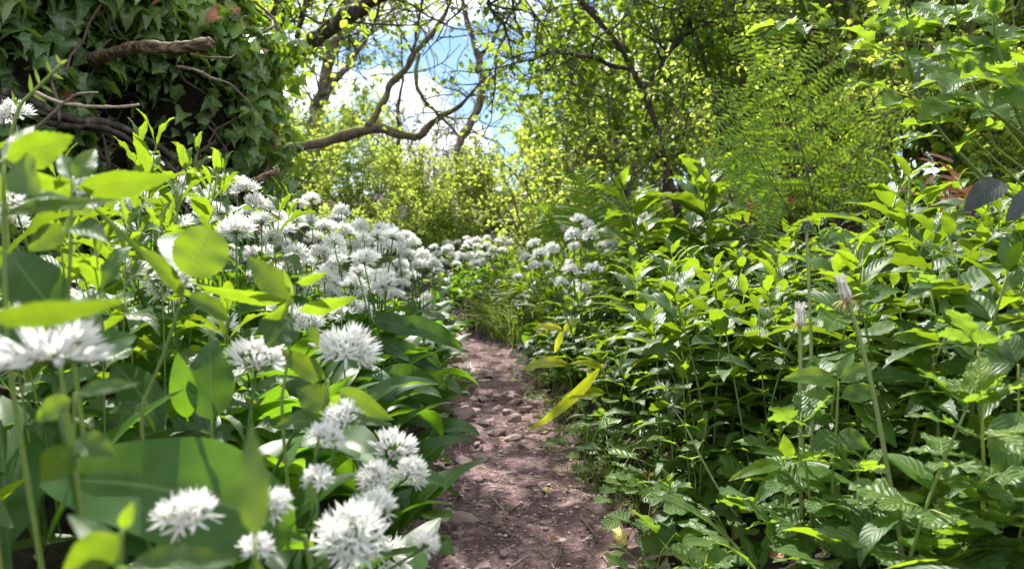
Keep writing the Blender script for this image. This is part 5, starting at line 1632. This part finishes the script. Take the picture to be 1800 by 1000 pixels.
fern('male_fern', 'small pale fern with one curved frond right of the path bushes', (q[0], q[1]), [[(990, 440, 2.7), (975, 405, 2.68), (960, 378, 2.65), (945, 360, 2.6)], [(990, 440, 2.7), (1000, 410, 2.7), (985, 385, 2.66), (962, 372, 2.6)]], bip=False, npin=15, width=0.5, rnd=0.85)
q = P(1036, 440, 2.5)
fern('male_fern', 'upright fern with a dark straight midrib behind the right garlic group', (q[0], q[1]), [[(1036, 440, 2.5), (1034, 380, 2.5), (1030, 320, 2.5), (1022, 285, 2.5)], [(1030, 440, 2.5), (1060, 390, 2.5), (1085, 350, 2.5)]], bip=False, npin=18, width=0.42, rnd=0.4)

# ------------------------------------------------------------------ brambles at the upper right


def bramble(label, pts, r, attach, extra=7, L=0.062):
    q = np.array([P(*p) for p in pts])
    t = np.linspace(0, 1, 30)
    c = np.linspace(0, 1, len(q))
    sm = np.stack([np.interp(t, c, q[:, i]) for i in range(3)], -1)
    for _ in range(5):
        sm[1:-1] = (sm[:-2] + sm[1:-1] * 2 + sm[2:]) / 4
    b = sm[0].copy()
    g0 = np.array((b[0] + 0.5, b[1] + 0.25, 0))
    g0[2] = G(g0[0], g0[1]) - 0.01
    r *= 0.62
    root = thing('bramble', g0, label, 'bramble', 'bramble canes at the upper right')
    mb = MB()
    mb.tube(np.concatenate([[g0], [g0 * 0.55 + b * 0.45 + (0.08, 0, 0.03)], sm]), np.linspace(r * 1.15, r * 0.5, 32), 8)
    n = 46
    f = rng.uniform(0.05, 0.9, n)
    for k in range(n):                                    # prickles
        p = interp(sm, f[k])
        d = unit(rng.normal(0, 1, 3)) * 0.0038
        mb.tube([p + d * r / 0.0038 * 0.8, p + d * (1.2 + r / 0.0038)], [0.0007, 0.0001], 3)
    mb.build('cane', M_STEM, root, g0)
    for (ax_, ay_, tx, ty, Ls, dY, rv) in attach:
        i = np.argmin([np.hypot(px_of(p)[0] - ax_, px_of(p)[1] - ay_) for p in sm])
        p = sm[i]
        d = P(tx, ty, p[1] + dY) - p
        pl = max(0.012, float(np.linalg.norm(d)) - Ls * 1.0)
        mb = MB()
        trifoliate(mb, np.zeros(3), d, Ls, BRAM_T, 3, rv, pl, up=(0.0, -0.45, 0.85))
        o = mb.build('leaf', [M_BRAM, M_STEM], root)
        o.location = p - g0
    for k in range(extra):
        p = interp(sm, 0.15 + 0.85 * (k + U(0, 1)) / extra)
        d = np.array((U(-1, 1), U(-1, .6), U(-.2, .7)))
        mb = MB()
        trifoliate(mb, np.zeros(3), d, L * U(.7, 1.15), BRAM_T, 3, U(0.2, 0.9), U(.03, .06), up=(0, -0.3, 0.9))
        o = mb.build('leaf', [M_BRAM, M_STEM], root)
        o.location = p - g0
    for s in (-1, 0, 1):                                  # unfolding tip leaves
        mb = MB()
        T = BRAM_T[0]
        mb.inst(T, aim(np.array((s * 0.5, U(-.2, .2), 1.0)), (0, -1, .2), 0.024), np.zeros((1, 3)), 0, [1.0])
        o = mb.build('leaf', M_BRAM, root)
        o.location = sm[-1] - g0


bramble('thick hairy bramble cane rising left to a pale bud above the bracken', [(1735, 318, 1.02), (1700, 285, 1.0), (1655, 236, .98), (1622, 190, .96), (1602, 130, .95), (1587, 66, .94)], 0.0042,
        [(1600, 110, 1665, 95, .05, -.02, .3), (1620, 188, 1505, 138, .05, .0, .95), (1612, 165, 1580, 85, .04, 0, .5), (1660, 240, 1570, 240, .045, .05, .35)], 3)
bramble('stout bramble cane at the right edge with a folded bud at its tip', [(1840, 300, .95), (1795, 220, .93), (1768, 140, .92), (1750, 70, .91), (1746, 25, .9)], 0.0046,
        [(1765, 130, 1700, 60, .05, .03, .4), (1785, 190, 1830, 120, .05, 0, .7), (1752, 70, 1800, 50, .045, .02, .8), (1755, 90, 1680, 75, .04, .05, .4)], 4)
bramble('bramble cane carrying the brightest toothed leaves low at the right edge', [(1840, 270, .90), (1790, 232, .89), (1735, 190, .88), (1708, 152, .88), (1700, 130, .88)], 0.0036,
        [(1712, 160, 1628, 192, .06, -.02, 1.0), (1705, 145, 1690, 100, .055, .03, .85), (1735, 190, 1790, 160, .055, 0, .6), (1760, 212, 1700, 245, .05, .04, .4)], 3)
bramble('thin bramble shoot reaching left with pale leaves at the top', [(1640, 75, 1.2), (1580, 62, 1.18), (1530, 52, 1.15), (1445, 52, 1.1), (1420, 22, 1.08), (1412, 0, 1.07)], 0.0022,
        [(1440, 52, 1358, 60, .045, .0, .8), (1470, 50, 1430, 5, .04, 0, .7), (1530, 55, 1480, 100, .05, .03, .5), (1560, 58, 1540, 5, .05, .0, .4)], 3)
bramble('bramble shoot leaving the picture at the top beside the thin one', [(1640, 180, 1.25), (1625, 120, 1.2), (1600, 60, 1.15), (1590, 0, 1.1), (1585, -50, 1.08)], 0.0028,
        [(1620, 110, 1540, 110, .055, .0, .35), (1600, 50, 1660, 15, .055, 0, .4), (1598, 40, 1540, 20, .05, .05, .6)], 6)
bramble('bramble shoot rising out of view between the two stout canes', [(1750, 260, 1.2), (1715, 180, 1.15), (1690, 100, 1.1), (1680, 20, 1.08), (1675, -40, 1.05)], 0.0026,
        [(1690, 100, 1650, 50, .055, .0, .4), (1682, 40, 1740, 5, .055, 0, .8), (1715, 180, 1650, 150, .05, .05, .3)], 6)
bramble('leafy bramble behind the stout cane in the upper right corner', [(1850, 330, 1.3), (1815, 220, 1.25), (1790, 120, 1.2), (1780, 20, 1.15), (1778, -30, 1.15)], 0.0026, [], 11, .068)
for k, (bx, by, tx, ty, w, Y, lb) in enumerate(((1762, 316, 1694, 374, 46, .95, 'dark wrinkled old bramble leaf hanging over the leafy plants'), (1835, 335, 1768, 390, 46, .92, 'second dark old bramble leaf cut by the right edge'), (1640, 105, 1612, 175, 44, 1.3, 'withered dark purple leaf hanging behind the bramble canes'))):
    o_ = plant_px('old_leaf', lb, 'leaf', Y, [(bx + 40, by - 30), (bx + 15, by - 12), (bx, by)], [(bx, by, tx, ty, w, 0.5, -0.02, 0.5, 0.4)], M_OLDBR, 0.0012, ovate, 'old bramble leaves', M_TWIG, grounded=False)
for k, (px, py, Y) in enumerate(((1668, 335, 1.5), (1345, 365, 2.0))):
    c0 = P(px, py, Y)
    z0 = G(c0[0], c0[1])
    r = thing('dead_fern', (c0[0], c0[1], z0), ('crumpled rust brown dead fern below the thick cane', 'red and brown dead leaves at the foot of the bracken')[k], 'dead plant')
    mb = MB()
    for j in range(26):
        d = np.array((U(-1, 1), U(-1, .3), U(-.6, .7)))
        mb.inst(PINS, aim(d, (U(-.5, .5), -1, .5), U(.03, .06)), (c0 + rng.normal(0, .022, 3) - np.array((c0[0], c0[1], z0)))[None])
    mb.build('foliage', M_DEAD, r)
    mb = MB()
    mb.tube([(0, 0, 0), (0.005, 0, (c0[2] - z0) / 2), (0, 0, c0[2] - z0)], 0.0015, 5)
    mb.build('stem', M_TWIG, r)

# ------------------------------------------------------------------ labels that single out each repeat
ORD = 'nearest second third fourth fifth sixth seventh eighth ninth tenth eleventh twelfth thirteenth fourteenth fifteenth sixteenth seventeenth eighteenth nineteenth twentieth'.split()
T_ = 'twenty thirty forty fifty sixty seventy eighty ninety'.split()


def ordinal(k):
    if k < 20:
        return ORD[k]
    k += 1
    if k % 10 == 0:
        return {20: 'twentieth', 30: 'thirtieth', 40: 'fortieth', 50: 'fiftieth', 60: 'sixtieth', 70: 'seventieth', 80: 'eightieth', 90: 'ninetieth'}.get(k, str(k) + 'th')
    return T_[k // 10 - 2] + '-' + ORD[k % 10 - 1].replace('nearest', 'first') if k < 100 else str(k) + 'th'


ANCH = [('the round backlit leaf', 350, 440), ('the huge arching garlic leaf', 230, 800), ('the path bend', 810, 580), ('the broken branch stub', 290, 82), ('the elbow of the mossy branch', 748, 240), ('the fan of four pointed leaves', 515, 525),
        ('the leaning dandelion', 1490, 520), ('the bare dandelion head', 1417, 390), ('the short dandelion', 1405, 560), ('the yellow fallen leaf', 1093, 967), ('the stony step of the path', 850, 735), ('the pale curved fern', 962, 385),
        ('the lacy bracken', 1380, 230), ('the dark old bramble leaf', 1730, 345), ('the yellowing drooping garlic leaf', 945, 740), ('the tall shoots under the thicket', 1235, 300), ('the blurred upright leaf', 445, 830), ('the crinkled avens rosette', 1420, 790),
        ('the top of the white drift', 420, 330), ('the twig right of the ivy', 540, 310), ('the bottom right corner', 1800, 1000), ('the tallest avens stem', 1722, 650), ('the foot of the right bank', 1200, 870), ('the middle of the right bank', 1250, 560)]


def label_all(items, phrase, cat, group):
    pp = np.array([px_of(it[1]) for it in items])
    A = np.array([(a[1], a[2]) for a in ANCH])
    D = np.hypot(pp[:, None, 0] - A[None, :, 0], pp[:, None, 1] - A[None, :, 1])
    rank = np.argsort(np.argsort(D, axis=0), axis=0)
    for i, it in enumerate(items):
        j = int(np.argmin(rank[i] + D[i] / 400))
        k = int(rank[i, j])
        txt = f"{phrase(it)}, nearest {ANCH[j][0]}" if k == 0 else f"{phrase(it)}, {ordinal(k)} nearest {ANCH[j][0]}"
        tag(it[0], txt, cat, group)


def garlic_phrase(it):
    r, h, s, sp = it
    if sp is None:
        return 'clump of broad garlic leaves without a flower'
    if sp:
        return 'garlic plant with a thin half open flower head'
    return 'wild garlic with a full white flower head'


for kind_ in (False, True, None):
    label_all([g_ for g_ in garlic if g_[3] is kind_], garlic_phrase, 'garlic plant', {False: 'wild garlic in bloom', True: 'garlic plants with half open heads', None: 'garlic leaves at the path edge'}[kind_])
label_all(mercury, lambda it: 'leafy plant with toothed pointed leaves', 'plant', "dog's mercury plants")
label_all(seedl, lambda it: 'tiny round leaved seedling at the path edge', 'seedling', 'seedlings along the path')
label_all([s_ for s_ in stones if s_[2] > 0.02], lambda it: 'larger half buried stone', 'stone', 'larger stones in the path')
label_all([s_ for s_ in stones if s_[2] <= 0.02], lambda it: 'small half buried stone', 'stone', 'small stones in the path')
label_all(twigs_l, lambda it: 'short fallen twig on the soil', 'twig', 'fallen twigs on the path')
